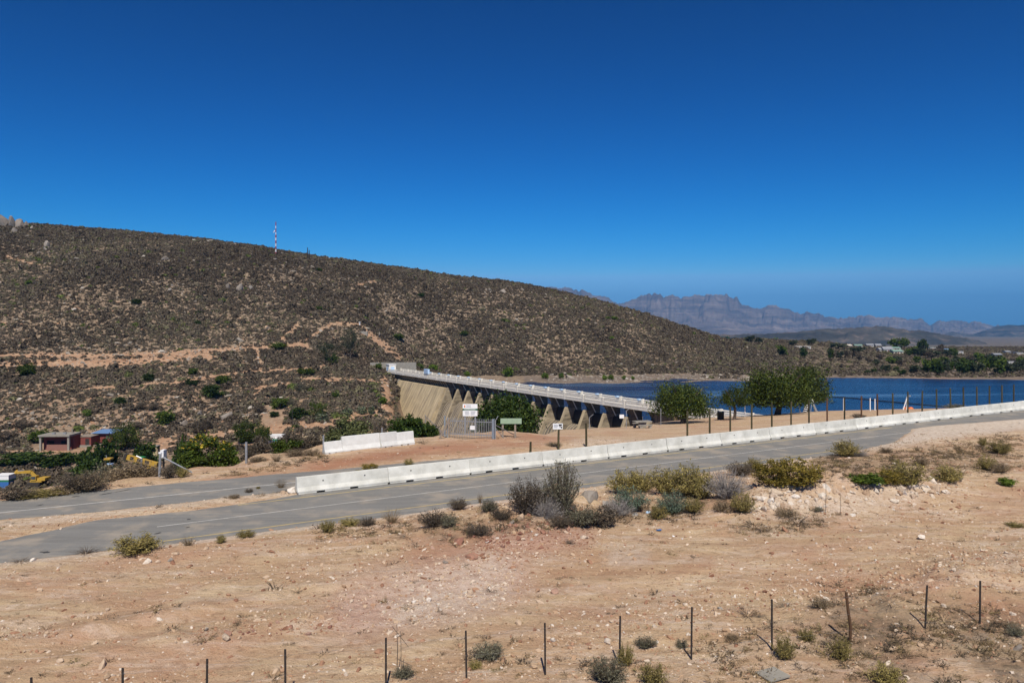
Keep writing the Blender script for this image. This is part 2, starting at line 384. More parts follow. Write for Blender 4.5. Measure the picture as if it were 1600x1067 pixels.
def zones(x, y, z):
    px = 800+F*x/np.maximum(y, 5); py = YH-F*(z-CZ)/np.maximum(y, 5)
    t, s = ts(x, y); ed = EDGE(np.clip(px, -1490, 2790))
    near = 1-sstep(-2, 8, y-ed)
    nz = fbm(t*.18, s*.45, 4, 41)
    red = near*np.maximum.reduce([
        .9*paint(px, py, [(230, 776), (330, 757), (450, 737), (600, 712), (760, 693), (900, 680)], 9, .9),
        .8*paint(px, py, [(660, 860), (780, 840), (900, 835)], 26, .9), .45*paint(px, py, [(880, 900), (1000, 880)], 28, 1), .5*paint(px, py, [(430, 985), (330, 1000)], 16, .9),
        .5*paint(px, py, [(1530, 950), (1600, 960)], 24, .9), .5*paint(px, py, [(1030, 900), (1110, 880)], 8, 1)])*np.clip(.75+.9*nz, 0, 1)
    shoulder = np.clip(1-np.abs(s-(road_lo(t)-.45))/.55, 0, 1)*(t > -6)
    isl = np.clip(1-np.abs(s-42.4)/1.1, 0, 1)*(t < 12)
    sandr = np.clip((road_lo(t)-s+.2)/.6, 0, 1)*sstep(44, 52, t)*np.clip((s-33.2)/2, 0, 1)
    pale = near*np.maximum.reduce([shoulder*.9, isl*.6, sandr, .95*paint(px, py, [(640, 935), (700, 925), (760, 905)], 34, .9)*np.clip(.7+nz, 0, 1), .5*paint(px, py, [(960, 868), (1000, 865)], 14, .9),
        .45*paint(px, py, [(900, 690), (1100, 680), (1300, 660)], 10, 1), .6*paint(px, py, [(1180, 785), (1300, 790), (1430, 770)], 16, .9)])
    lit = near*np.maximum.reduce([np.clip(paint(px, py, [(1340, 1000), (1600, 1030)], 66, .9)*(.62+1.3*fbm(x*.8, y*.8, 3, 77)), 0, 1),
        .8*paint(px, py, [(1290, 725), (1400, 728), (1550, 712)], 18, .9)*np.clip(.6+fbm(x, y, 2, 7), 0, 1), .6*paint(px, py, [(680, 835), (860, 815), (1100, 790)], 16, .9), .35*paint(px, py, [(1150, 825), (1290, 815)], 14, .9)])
    hill = sstep(0, 14, y-ed)*np.where(px > 800, sstep(134, 150, y), 1)
    org = np.zeros_like(px)
    for pts, w in HILLPATHS: org = np.maximum(org, paint(px, py, pts, w, .8))
    org = org*hill*(y < 420)
    low = sstep(150, 175, y)*(1-sstep(215, 275, y))*hill*(px < 700)*.4
    org = np.maximum(org, low*np.clip(.5+fbm(x*.05, y*.05, 3, 51), 0, 1))
    pink = near*np.maximum(paint(px, py, [(560, 950), (680, 925), (780, 900)], 46, .9), .7*paint(px, py, [(780, 850), (900, 830)], 26, .9))
    shore = hill*(px > 820)*np.clip(1-np.abs(z-CZ+19.0)/.9, 0, 1)*(y > 200)
    far = sstep(330, 420, y)*sstep(1000, 1250, px)
    return np.stack([red, pale, lit, np.ones_like(px)], -1), np.stack([hill, org, pink, np.ones_like(px)], -1), np.stack([shore, far, px*0, px*0+1], -1)

ws = np.concatenate([np.exp(np.linspace(math.log(2.5), math.log(24), 34))[:-1], np.exp(np.linspace(math.log(24), math.log(112), 300))[:-1],
                     np.exp(np.linspace(math.log(112), math.log(700), 215))[:-1], np.exp(np.linspace(math.log(700), math.log(60000), 60))])
us = np.concatenate([np.linspace(-1.5, -.70, 26)[:-1], np.linspace(-.70, .70, 470), np.linspace(.70, 1.5, 26)[1:]])
UU, WW = np.meshgrid(us, ws)
gx = (UU*WW).ravel(); gy = (WW-9).ravel()
gzv = height(gx, gy)
nr, nc = len(ws), len(us)
ii = np.arange(nr*nc).reshape(nr, nc)
fq = np.stack([ii[:-1, :-1], ii[:-1, 1:], ii[1:, 1:], ii[1:, :-1]], -1).reshape(-1, 4)
za, zb, zc = zones(gx, gy, gzv)

def land_material():
    m, t, p = nodes('dry_earth')
    g = t.nodes.new('ShaderNodeNewGeometry'); P = g.outputs['Position']
    def attr(n):
        a = t.nodes.new('ShaderNodeAttribute'); a.attribute_name = n
        sp = t.nodes.new('ShaderNodeSeparateColor'); t.links.new(a.outputs['Color'], sp.inputs[0]); return sp.outputs
    A, Bz, Cc = attr('za'), attr('zb'), attr('zc')
    mp = t.nodes.new('ShaderNodeMapping'); mp.inputs['Rotation'].default_value = (0, 0, -math.radians(30)); mp.inputs['Scale'].default_value = (.10, .55, .3)
    t.links.new(P, mp.inputs['Vector'])
    band = noise(t, mp.outputs[0], 1., 5, .6, .6)
    blot = noise(t, P, .35, 6, .62)
    fine = noise(t, P, 3.2, 8, .72)
    grit = noise(t, P, 14., 4, .7)
    sand = ramp(t, band, [(.25, (.43, .30, .18)), (.42, (.53, .39, .245)), (.52, (.455, .31, .19)), (.62, (.60, .455, .295)), (.78, (.47, .33, .20))])
    sand = mixc(t, ramp(t, blot, [(.42, 0.), (.62, .55)]), sand, (.42, .26, .165))
    sand = mixc(t, ramp(t, fine, [(.30, .75), (.46, 0.)]), sand, (.20, .125, .075))
    sand = mixc(t, ramp(t, fine, [(.58, 0.), (.75, .5)]), sand, (.66, .51, .33))
    grav = noise(t, mp.outputs[0], 2.3, 6, .7, 1.)
    sand = mixc(t, math_(t, 'MULTIPLY', ramp(t, grav, [(.48, 0.), (.62, .8)]), ramp(t, fine, [(.40, .25), (.60, 1.)])), sand, (.62, .50, .40))
    redn = noise(t, P, .12, 5, .65)
    sand = mixc(t, ramp(t, redn, [(.52, 0.), (.68, .55)]), sand, (.44, .235, .155))
    sand = mixc(t, ramp(t, grit, [(.28, .6), (.42, 0.)]), sand, (.17, .11, .075))
    sand = mixc(t, math_(t, 'MULTIPLY', A[0], .9), sand, ramp(t, blot, [(.3, (.27, .115, .065)), (.7, (.40, .19, .115))]))
    sand = mixc(t, math_(t, 'MULTIPLY', Bz[2], .8), sand, ramp(t, fine, [(.3, (.38, .22, .165)), (.7, (.60, .44, .36))]))
    sand = mixc(t, math_(t, 'MULTIPLY', A[1], ramp(t, fine, [(.3, .45), (.6, 1.)])), sand, ramp(t, fine, [(.3, (.46, .37, .29)), (.7, (.68, .60, .51))]))
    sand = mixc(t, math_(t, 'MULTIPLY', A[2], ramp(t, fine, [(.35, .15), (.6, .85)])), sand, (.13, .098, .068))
    # the hill
    hb = noise(t, P, .05, 6, .6); hf = noise(t, P, .5, 6, .7)
    hill = ramp(t, hf, [(.28, (.12, .085, .058)), (.5, (.24, .18, .125)), (.72, (.37, .285, .20))])
    hill = mixc(t, ramp(t, hb, [(.4, 0.), (.65, .45)]), hill, (.20, .15, .115))
    hill = mixc(t, math_(t, 'MULTIPLY', Bz[1], .85), hill, ramp(t, hf, [(.25, (.25, .14, .085)), (.5, (.41, .25, .155)), (.75, (.50, .35, .235))]))
    hill = mixc(t, Cc[0], hill, ramp(t, hf, [(.3, (.10, .078, .062)), (.7, (.23, .185, .15))]))
    hill = mixc(t, math_(t, 'MULTIPLY', Cc[1], .75), hill, ramp(t, noise(t, P, .03, 6, .7), [(.35, (.075, .066, .045)), (.55, (.13, .105, .07)), (.7, (.24, .18, .12))]))
    col = mixc(t, Bz[0], sand, hill)
    t.links.new(col, p.inputs['Base Color']); p.inputs['Roughness'].default_value = .95; p.inputs['Specular IOR Level'].default_value = .1
    hgt = math_(t, 'ADD', math_(t, 'MULTIPLY', fine, 1.), math_(t, 'MULTIPLY', grit, .35))
    bump(t, p, hgt, .85, .17)
    return m
M_LAND = land_material()
lm = mesh('ground', np.stack([gx, gy, gzv], -1), fq, M_LAND, True)
for nm, dat in (('za', za), ('zb', zb), ('zc', zc)):
    a = lm.color_attributes.new(nm, 'FLOAT_COLOR', 'POINT'); a.data.foreach_set('color', dat.astype(np.float32).ravel())
tag(obj('ground', lm), 'dry sandy ground rising to a brown scrub covered hillside', kind='structure')

# ------------------------------------------------------------------ roads
def asphalt():
    m, t, p = nodes('worn_asphalt')
    g = t.nodes.new('ShaderNodeNewGeometry'); P = g.outputs['Position']
    mp = t.nodes.new('ShaderNodeMapping'); mp.inputs['Rotation'].default_value = (0, 0, -math.radians(30)); mp.inputs['Scale'].default_value = (.06, .8, 1)
    t.links.new(P, mp.inputs['Vector'])
    lane = noise(t, mp.outputs[0], 1.2, 4, .6); sp = noise(t, P, 40, 3, .7); bl = noise(t, P, .6, 5, .6)
    c = ramp(t, lane, [(.3, (.16, .157, .148)), (.46, (.21, .205, .192)), (.56, (.17, .166, .156)), (.68, (.235, .226, .207)), (.8, (.27, .255, .225))])
    c = mixc(t, ramp(t, sp, [(.35, .35), (.5, 0.)]), c, (.10, .10, .10))
    c = mixc(t, ramp(t, sp, [(.55, 0.), (.7, .4)]), c, (.33, .32, .30))
    c = mixc(t, ramp(t, bl, [(.50, 0.), (.68, .6)]), c, (.36, .305, .24))
    t.links.new(c, p.inputs['Base Color']); p.inputs['Roughness'].default_value = .85; p.inputs['Specular IOR Level'].default_value = .2
    bump(t, p, sp, .3, .01); return m
M_ASPH = asphalt()
def zroad(t, s): x, y = xy(t, s); return CZ+bench_rel(x, y)
def strip(name, t0, t1, dt, lo, hi, n, dz, mat):
    tt = np.arange(t0, t1+dt/2, dt); vs = []
    L = lo(tt); H = hi(tt)
    for k in range(n+1):
        s = L+(H-L)*k/n; x, y = xy(tt, s); vs.append(np.stack([x, y, zroad(tt, s)+dz], -1))
    vs = np.stack(vs, 1).reshape(-1, 3); q = np.arange(len(tt)*(n+1)).reshape(len(tt), n+1)
    f = np.stack([q[:-1, :-1], q[1:, :-1], q[1:, 1:], q[:-1, 1:]], -1).reshape(-1, 4)
    return mesh(name, vs, f, mat)
rd = obj('road', strip('road', -40, 140, 1, lambda t: road_lo(t)-.6, lambda t: road_hi(t)+.5, 6, 0., M_ASPH)); tag(rd, 'grey asphalt road with yellow edge lines running past the concrete barriers', kind='structure')
r2 = obj('side_road', strip('side_road', -40, 38, 1, lambda t: low_lo(t)-.5, lambda t: low_hi(t)+.5, 5, -.004, M_ASPH)); tag(r2, 'worn grey side road behind the row of barriers', kind='structure')
def paintmat(name, c):
    m, t, p = nodes(name)
    g = t.nodes.new('ShaderNodeNewGeometry'); f = noise(t, g.outputs['Position'], 2.2, 6, .75)
    col = mixc(t, ramp(t, f, [(.36, .6), (.55, .0)]), c, (.22, .21, .20)); t.links.new(col, p.inputs['Base Color']); p.inputs['Roughness'].default_value = .8; return m
M_YEL = paintmat('faded_yellow_paint', (.46, .35, .14)); M_WHT = paintmat('faded_white_paint', (.50, .485, .45))
for nm, s0, a, b, mm, wd in (('yellow_edge_line', 41.0, 7.5, 62, M_YEL, .13), ('white_centre_line', 38.5, 3.5, 62, M_WHT, .09), ('yellow_edge_line', 35.75, 3.5, 50, M_YEL, .13)):
    o = obj(nm, strip(nm, a, b, 1, lambda t: t*0+s0-wd/2, lambda t: t*0+s0+wd/2, 1, .004, mm), rd); tag(o, kind='structure')
o = obj('white_centre_line', strip('white_centre_line', -12, 24, 1, lambda t: t*0+45.45-.05-.04*(t-4)*.6, lambda t: t*0+45.55-.04*(t-4)*.6, 1, .002, M_WHT), r2); tag(o, kind='structure')
# dark tar patches and cracks
M_TAR = simple('tar_patch', (.035, .034, .033), (.07, .068, .065), 9, .7)
def blotch(name, pts, parent, wid=.12, dz=.008):
    mb = MB()
    for (px, py), (qx, qy) in zip(pts[:-1], pts[1:]):
        x0, y0 = bench_pt(px, py); x1, y1 = bench_pt(qx, qy); n = 7
        L = []; H = []
        for k in range(n+1):
            f = k/n; x = x0+(x1-x0)*f; y = y0+(y1-y0)*f; w = wid*(.35+R.random())*math.sin(math.pi*min(.97, max(.03, f)))
            z = CZ+float(bench_rel(x, y))+dz
            L.append((x, y-w, z)); H.append((x, y+w, z))
        mb.add(L+H, [(k, k+1, n+2+k, n+1+k) for k in range(n)])
    o = mb.obj(name, M_TAR, parent); tag(o, kind='structure')
for pts, par in (([(155, 773), (178, 769), (205, 764)], r2), ([(112, 776), (125, 775)], r2), ([(56, 790), (68, 788)], r2), ([(240, 834), (252, 832)], rd), ([(255, 799), (285, 798)], rd), ([(62, 862), (78, 863)], rd), ([(292, 811), (298, 811)], rd),
                 ([(290, 824), (297, 823)], rd), ([(219, 842), (228, 840)], rd)):
    blotch('tar_patch', pts, par)

# ------------------------------------------------------------------ dam frame of reference and the lake
PITCH = 7.0
A_D = Vector((-.4756, .8796, 0)); B_D = Vector((.8796, .4756, 0)); DZ = CZ-13.4
P_D = Vector((212/F*139, 139, DZ))           # l = 0, w = 0 on top of the near parapet
def dl(l, w, z=0): return P_D+A_D*l+B_D*w+Vector((0, 0, z))
WATER_Z = CZ-19.5
def water_material():
    m, t, p = nodes('lake_water')
    g = t.nodes.new('ShaderNodeNewGeometry'); P = g.outputs['Position']
    mp = t.nodes.new('ShaderNodeMapping'); mp.inputs['Scale'].default_value = (.006, .05, 1); mp.inputs['Rotation'].default_value = (0, 0, .12); t.links.new(P, mp.inputs['Vector'])
    st = noise(t, mp.outputs[0], 1.6, 5, .6, .5)
    c = ramp(t, st, [(.35, (.004, .016, .05)), (.55, (.007, .028, .08)), (.64, (.035, .085, .165)), (.74, (.07, .14, .24))])
    t.links.new(c, p.inputs['Base Color']); p.inputs['Roughness'].default_value = .22
    p.inputs['IOR'].default_value = 1.33
    mp2 = t.nodes.new('ShaderNodeMapping'); mp2.inputs['Scale'].default_value = (.35, 1.3, 1); t.links.new(P, mp2.inputs['Vector'])
    w = noise(t, mp2.outputs[0], 1.1, 6, .65)
    bump(t, p, w, .9, .35); return m
lp = [dl(-150, 3.3), dl(175, 3.3)]
lake = [(lp[0].x, lp[0].y, WATER_Z), (900, 150, WATER_Z), (900, 430, WATER_Z), (-60, 430, WATER_Z), (lp[1].x, lp[1].y, WATER_Z)]
tag(obj('lake_water', mesh('lake_water', lake, [(0, 1, 2, 3, 4)], water_material())), 'deep blue reservoir water behind the dam', kind='structure')

# ------------------------------------------------------------------ far hills and mountains
def ridge(name, label, crest, D0, D1, zf, mat, seed, rough, nx=420, ny=46, gully=.35):
    cx = np.array([c[0] for c in crest], float); cy = np.array([c[1] for c in crest], float)
    P = np.linspace(cx[0], cx[-1], nx); V = np.concatenate([np.linspace(0, 1, ny), [1.12, 1.4, 2.0]])
    PP, VV = np.meshgrid(P, V)
    cr = np.interp(PP, cx, cy)
    zc_ = (YH-cr)*D1/F
    g = np.abs(fbm(PP*.035, VV*1.3, 4, seed+5))*2
    v = np.clip(VV, 0, 1)
    sh = np.where(v < .72, (v/.72)**1.35*.62, .62+.38*((v-.72)/.28)**.8)
    sh = sh*(1-gully*(1-g)*np.sin(np.pi*v)**.8)
    sh = np.clip(sh+.025*np.sin(v*38+4*fbm(PP*.02, v*0, 2, seed))*np.sin(np.pi*v), 0, 1.02)
    D = D0+(D1-D0)*VV
    D = D+(D1-D0)*.10*(g-.4)*np.sin(np.pi*np.clip(VV, 0, 1))
    z = zf+(zc_-zf)*sh - rough[0]*D1/F*fbm(PP*rough[1], VV*7+seed, 4, seed)*np.clip(VV*1.6, 0, 1)**2
    z = np.where(VV > 1, zf+(zc_-zf)*np.clip(1-(VV-1)*.9, 0, 1), z)
    x = (PP-800)/F*D
    q = np.arange(PP.size).reshape(PP.shape)
    f = np.stack([q[:-1, :-1], q[:-1, 1:], q[1:, 1:], q[1:, :-1]], -1).reshape(-1, 4)
    o = obj(name, mesh(name, np.stack([x.ravel(), D.ravel(), CZ+z.ravel()], -1), f, mat, True)); return tag(o, label, kind='structure')
def rockmat(name, c0, c1, c2, sc, strata):
    m, t, p = nodes(name)
    g = t.nodes.new('ShaderNodeNewGeometry'); P = g.outputs['Position']
    a = noise(t, P, sc, 7, .65)
    mp = t.nodes.new('ShaderNodeMapping'); mp.inputs['Scale'].default_value = (strata*.08, strata*.08, strata); t.links.new(P, mp.inputs['Vector'])
    b = noise(t, mp.outputs[0], 1, 5, .65)
    c = ramp(t, a, [(.35, c0), (.55, c1), (.72, c2)])
    c = mixc(t, ramp(t, b, [(.40, .65), (.52, 0.)]), c, tuple(x*.55 for x in c0))
    t.links.new(c, p.inputs['Base Color']); p.inputs['Roughness'].default_value = .95; p.inputs['Specular IOR Level'].default_value = .05
    bump(t, p, a, 1., .12/sc); return m
MTN = [(640,448),(760,446),(820,446),(870,450),(893,451),(905,455),(912,452),(920,458),(932,463),(940,461),(952,466),(966,474),(978,471),(994,466),(1000,462),(1020,459),(1032,459),(1037,465),(1052,461),(1062,465),(1080,462),(1096,461),(1112,460),(1135,459),(1140,465),(1152,464),(1160,476),(1176,480),(1190,482),(1200,476),(1210,475),(1218,480),(1222,483),(1236,483),(1242,490),(1255,489),(1262,486),(1270,489),(1280,488),(1290,495),(1308,496),(1318,497),(1345,493),(1356,492),(1376,496),(1392,496),(1420,498),(1440,499),(1452,507),(1462,503),(1490,501),(1510,503),(1530,503),(1556,509),(1580,510),(1640,505),(1800,498),(2100,500)]
M_MTN = rockmat('mountain_rock', (.12, .095, .085), (.20, .155, .13), (.32, .26, .22), .0022, .02)
ridge('mountains', 'rugged blue hazed mountain range with cliff bands on the horizon', MTN, 8200, 11500, -70, M_MTN, 3, (3.4, .22), 1100, 80, .5)
M_HILL = rockmat('scrub_hill', (.045, .043, .034), (.085, .075, .06), (.26, .19, .15), .011, .02)
ridge('far_hill', 'purple hazed hill at the foot of the mountains', [(1380,548),(1430,534),(1470,524),(1488,518),(1500,520),(1520,522),(1540,516),(1556,510),(1575,508),(1600,508),(1700,500),(1900,505),(2100,515)], 5200, 7000, -220, M_HILL, 8, (1., .12), 160, 30)
ridge('distant_hill', 'dark scrub covered hill behind the village', [(900,530),(1000,526),(1100,523),(1160,522),(1200,521),(1250,518),(1285,514),(1300,514),(1340,512),(1358,511),(1372,509),(1385,511),(1405,513),(1420,516),(1440,516),(1470,522),(1490,525),(1510,528),(1530,533),(1550,540),(1580,547),(1640,556)], 2300, 3300, -140, M_HILL, 5, (1.6, .2), 260, 34)

# the air
def haze():
    mb = MB().box(-9000, 16000, -60, 24000, CZ-75, CZ+1050)
    m = bpy.data.materials.new('pale_air'); m.use_nodes = True; t = m.node_tree; t.nodes.clear()
    v = t.nodes.new('ShaderNodeVolumePrincipled'); o = t.nodes.new('ShaderNodeOutputMaterial')
    v.inputs['Color'].default_value = (.13, .48, 1., 1); v.inputs['Density'].default_value = HAZE; v.inputs['Anisotropy'].default_value = 0
    t.links.new(v.outputs[0], o.inputs['Volume'])
    tag(mb.obj('haze', m), 'thin blue air over the far mountains', kind='stuff')
HAZE = 5.8e-5
haze()

# ------------------------------------------------------------------ built things: materials
M_CONC = simple('pale_concrete', (.66, .655, .605), (.44, .435, .39), 1.1, .85, .25, .01, var=.05)
M_WCONC = simple('whitewashed_concrete', (.68, .685, .66), (.57, .57, .545), 2.2, .85, .2, .01, var=.03)
def dam_concrete(name, c1, c2, streak, stretch):
    m, t, p = nodes(name)
    v = objvec(t, (1, 1, 1)); 
    a = noise(t, v, .5, 6, .65)
    mp = t.nodes.new('ShaderNodeMapping'); mp.inputs['Scale'].default_value = stretch; t.links.new(v, mp.inputs['Vector'])
    s = noise(t, mp.outputs[0], 1., 5, .65)
    c = ramp(t, a, [(.3, c2), (.65, c1)])
    c = mixc(t, ramp(t, s, [(.38, .9), (.5, 0.)]), c, streak)
    c = mixc(t, ramp(t, s, [(.56, 0.), (.68, .75)]), c, tuple(min(.7, x*1.4) for x in c1))
    t.links.new(c, p.inputs['Base Color']); p.inputs['Roughness'].default_value = .9; p.inputs['Specular IOR Level'].default_value = .15
    bump(t, p, a, .3, .05); return m
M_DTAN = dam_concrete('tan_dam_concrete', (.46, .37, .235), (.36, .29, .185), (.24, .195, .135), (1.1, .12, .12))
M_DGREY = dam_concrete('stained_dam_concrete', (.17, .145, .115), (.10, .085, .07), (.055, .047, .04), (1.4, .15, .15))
M_DSIDE = dam_concrete('dark_side_concrete', (.30, .25, .175), (.20, .165, .115), (.11, .09, .065), (.5, .25, .9))  # darker streaked concrete for the side faces of the buttresses
M_OGEE = dam_concrete('stained_spillway', (.24, .205, .16), (.15, .125, .10), (.07, .058, .046), (1.6, .06, .06))
M_DWHITE = simple('weathered_white_concrete', (.80, .765, .68), (.66, .62, .545), 1.4, .85, .1, .01, stretch=(1, 1, .5))
M_GATE = simple('dark_gate_steel', (.05, .042, .038), (.025, .022, .02), 2, .6)
M_RUST = simple('rusty_steel', (.16, .085, .055), (.08, .045, .03), 4, .8)
M_PBLUE = simple('pale_blue_paint', (.45, .60, .78), (.38, .52, .70), 3, .6)
M_GALV = simple('galvanised_steel', (.38, .39, .40), (.26, .27, .28), 7, .45, metal=.5)
M_GREYP = simple('grey_blue_painted_steel', (.22, .255, .30), (.15, .175, .21), 5, .5)
M_DPOST = simple('dark_fence_steel', (.022, .02, .02), (.045, .035, .03), 14, .7)
M_POLE = simple('treated_timber_pole', (.07, .062, .03), (.04, .035, .02), 9, .85, .3, .01, stretch=(1, 1, .15), var=.3)
M_POLE2 = simple('brown_timber_pole', (.14, .07, .036), (.07, .042, .025), 9, .85, .3, .01, stretch=(1, 1, .15), var=.2)
M_WHITE = simple('white_paint', (.80, .80, .80), (.70, .70, .70), 4, .55)
M_BLACK = simple('black_plastic', (.018, .018, .02), (.03, .03, .03), 6, .5)
M_GREEN = simple('dark_green_print', (.03, .12, .06), (.025, .10, .05), 6, .5)
M_SAGE = simple('sage_green_board', (.30, .40, .28), (.25, .34, .23), 4, .6)
M_GTXT = simple('grey_print', (.30, .31, .34), (.22, .23, .26), 30, .6)
M_RED = simple('red_paint', (.34, .035, .05), (.27, .03, .04), 5, .5)
M_YELL = simple('machine_yellow', (.52, .33, .05), (.38, .23, .04), 3, .5)
M_TRACK = simple('black_steel_track', (.03, .028, .026), (.06, .05, .04), 6, .7)
M_BRICK = simple('dark_red_brick', (.22, .062, .05), (.15, .045, .038), 5, .85, .2, .01)
M_BRICK2 = simple('weathered_pink_brick', (.26, .135, .105), (.19, .095, .075), 5, .85, .2, .01)
M_BLUE = simple('blue_corrugated_roof', (.15, .26, .46), (.12, .21, .38), 4, .45)
M_DARK = simple('dark_interior', (.02, .018, .018), (.03, .027, .025), 3, .9)
M_GCONC = simple('grey_concrete', (.30, .28, .24), (.21, .195, .17), 2, .9, .2, .01)
M_GLASS = simple('window_glass', (.05, .06, .07), (.08, .09, .10), 3, .15)
M_WOOD = simple('weathered_wood', (.30, .25, .20), (.20, .165, .13), 6, .85)
M_ORANGE = simple('orange_plastic', (.70, .17, .03), (.55, .13, .02), 5, .5)
M_CBLUE = simple('container_blue', (.05, .16, .42), (.04, .12, .33), 5, .5)
M_CGREEN = simple('container_green', (.04, .19, .10), (.03, .15, .08), 5, .5)
M_WIRE = simple('wire_steel', (.25, .25, .25), (.16, .15, .14), 8, .5, metal=.4)

# ------------------------------------------------------------------ concrete barriers
BL = 5.24
def barrier_mesh(L, H, name, mat):
    k = H/.9
    prof = [(-.30, .10), (.30, .10), (.30, .15), (.18, .36*k), (.095, .885*k), (.075, .9*k), (-.075, .9*k), (-.095, .885*k), (-.18, .36*k), (-.30, .15)]
    mb = MB(); n = 12; xs = [L*i/n for i in range(n+1)]; xs[0] += .012; xs[-1] -= .012
    base = len(mb.v); m = len(prof)
    for i, x in enumerate(xs):
        for (y, z) in prof:
            w = 1+.006*(R.random()-.5); mb.v.append((x, y*w, z+(.004*(R.random()-.5) if z > .8 else 0)))
    for i in range(n):
        for j in range(m):
            mb.f.append((base+i*m+j, base+i*m+(j+1) % m, base+(i+1)*m+(j+1) % m, base+(i+1)*m+j))
    mb.f.append(tuple(base+j for j in range(m))); mb.f.append(tuple(base+n*m+j for j in range(m))[::-1])
    for a, b in ((.012, .20), (.29, .56), (.65, .985)):
        mb.box(L*a, L*b, -.292, .292, 0, .0995)
    return mb.mesh(name, mat)
bmesh1 = [barrier_mesh(BL, .9, 'concrete_barrier', M_CONC) for _ in range(3)]
hole = MB().box(-.035, .035, -.02, .0, -.035, .035).mesh('lifting_hole', M_BLACK)
GRP = 'concrete road barriers in the long row beside the road'
blab = {0: 'pale concrete road barrier at the near end of the long row beside the sand island', 13: 'pale concrete road barrier at the far right edge of the photo'}
for i in range(17):
    t0 = 10.7+i*BL; x, y = xy(t0, 42.0+R.uniform(-.03, .03)); z = CZ+float(bench_rel(x, y))+.01+R.uniform(0, .02)
    lb = blab.get(i, '%s pale concrete barrier counting from the near end of the long roadside row' % ORD[i])
    o = obj('concrete_barrier', bmesh1[i % 3], None, (x, y, z), (0, -math.atan(.0096), math.radians(30)+R.uniform(-.009, .009)))
    tag(o, lb, 'barrier', GRP)
    for fx in (.27, .74):
        h = obj('lifting_hole', hole, o, (BL*fx+R.uniform(-.05, .05), -.128, .62+R.uniform(-.02, .02)))
G2 = 'whitewashed barriers by the gate'
for (p0, p1, H, lb) in (((505, 709.5), (533, 706), .86, 'low whitewashed barrier at the left end of the short row near the gate'),
                        ((533, 706), (592, 699.5), 1.12, 'long whitewashed barrier with a scuffed mark in the short row near the gate'),
                        ((592, 699.5), (618, 696.3), 1.1, 'short whitewashed barrier block second from the right in the row near the gate'),
                        ((618, 696.3), (645, 693), 1.0, 'short whitewashed barrier block at the right end of the row near the gate')):
    a = hit(*p0); b = hit(*p1); a = Vector(a); b = Vector(b); d = b-a
    o = obj('whitewashed_barrier', barrier_mesh(d.length, H, 'whitewashed_barrier', M_WCONC), None, a+Vector((0, .1, -.03)), (0, -math.asin(d.z/d.length), math.atan2(d.y, d.x)))
    tag(o, lb, 'barrier', G2)

# ------------------------------------------------------------------ timber posts behind the barriers
POSTS = [(829, 690), (872.5, 671), (916, 661), (1074, 642), (1109, 639), (1141, 636), (1174.5, 632), (1206, 629), (1236, 627), (1264, 625), (1292.5, 622), (1319.5, 620), (1346, 618.5), (1371, 615.5), (1395, 614), (1418.5, 612), (1441, 610.5), (1463.5, 608), (1485, 606.5), (1505.5, 605), (1526.5, 604), (1546, 603), (1565.5, 602), (1584, 600.5), (1602, 599)]
def pole_mesh(h, r, mat, sway=.02):
    pts = [(0, 0, -.3), (R.uniform(-sway, sway)*.3, 0, h*.5), (R.uniform(-sway, sway), R.uniform(-sway, sway), h)]
    return MB().taper(pts, [r*1.06, r, r*.94], 8).mesh('timber_post', mat)
for i, (px, top) in enumerate(POSTS):
    s = 46.5; u = (px-800)/F; D = s/(TX-TY*u); x = u*D; g = gz(x, D)
    h = CZ+(YH-top)/F*D-g
    lb = {0: 'short timber fence post left of the gap in front of the buttresses', 1: 'timber post carrying a small white notice in front of the dam', 2: 'timber fence post standing alone right of the notice post'}.get(i, '%s greenish timber fence post counting rightward from the picnic table' % ORD[max(0, i-3)])
    o = obj('timber_post', pole_mesh(h, .078, M_POLE2 if i in (10, 12, 13) else M_POLE), None, (x, D, g)); tag(o, lb, 'fence post', 'timber fence posts behind the barriers')
    if i == 1:
        sg = empty('notice_sign', (x-.05, D-.11, g+h+.25), .12, 'small white notice board with faint grey print on a timber post', 'sign')
        MB().box(-.36, .36, -.02, .0, -.21, .21).obj('board', M_WHITE, sg)
        mb = MB(); mb.box(-.30, .0, -.025, -.0205, .08, .12); mb.box(-.30, .02, -.025, -.0205, .0, .04); mb.box(-.30, -.05, -.025, -.0205, -.09, -.05); mb.obj('print', M_GTXT, sg)
        mb = MB(); mb.box(.06, .30, -.025, -.0205, .04, .15); mb.box(.12, .20, -.025, -.0205, -.06, .03); mb.box(.22, .32, -.025, -.0205, -.14, -.02); mb.obj('symbol', M_BLACK, sg)

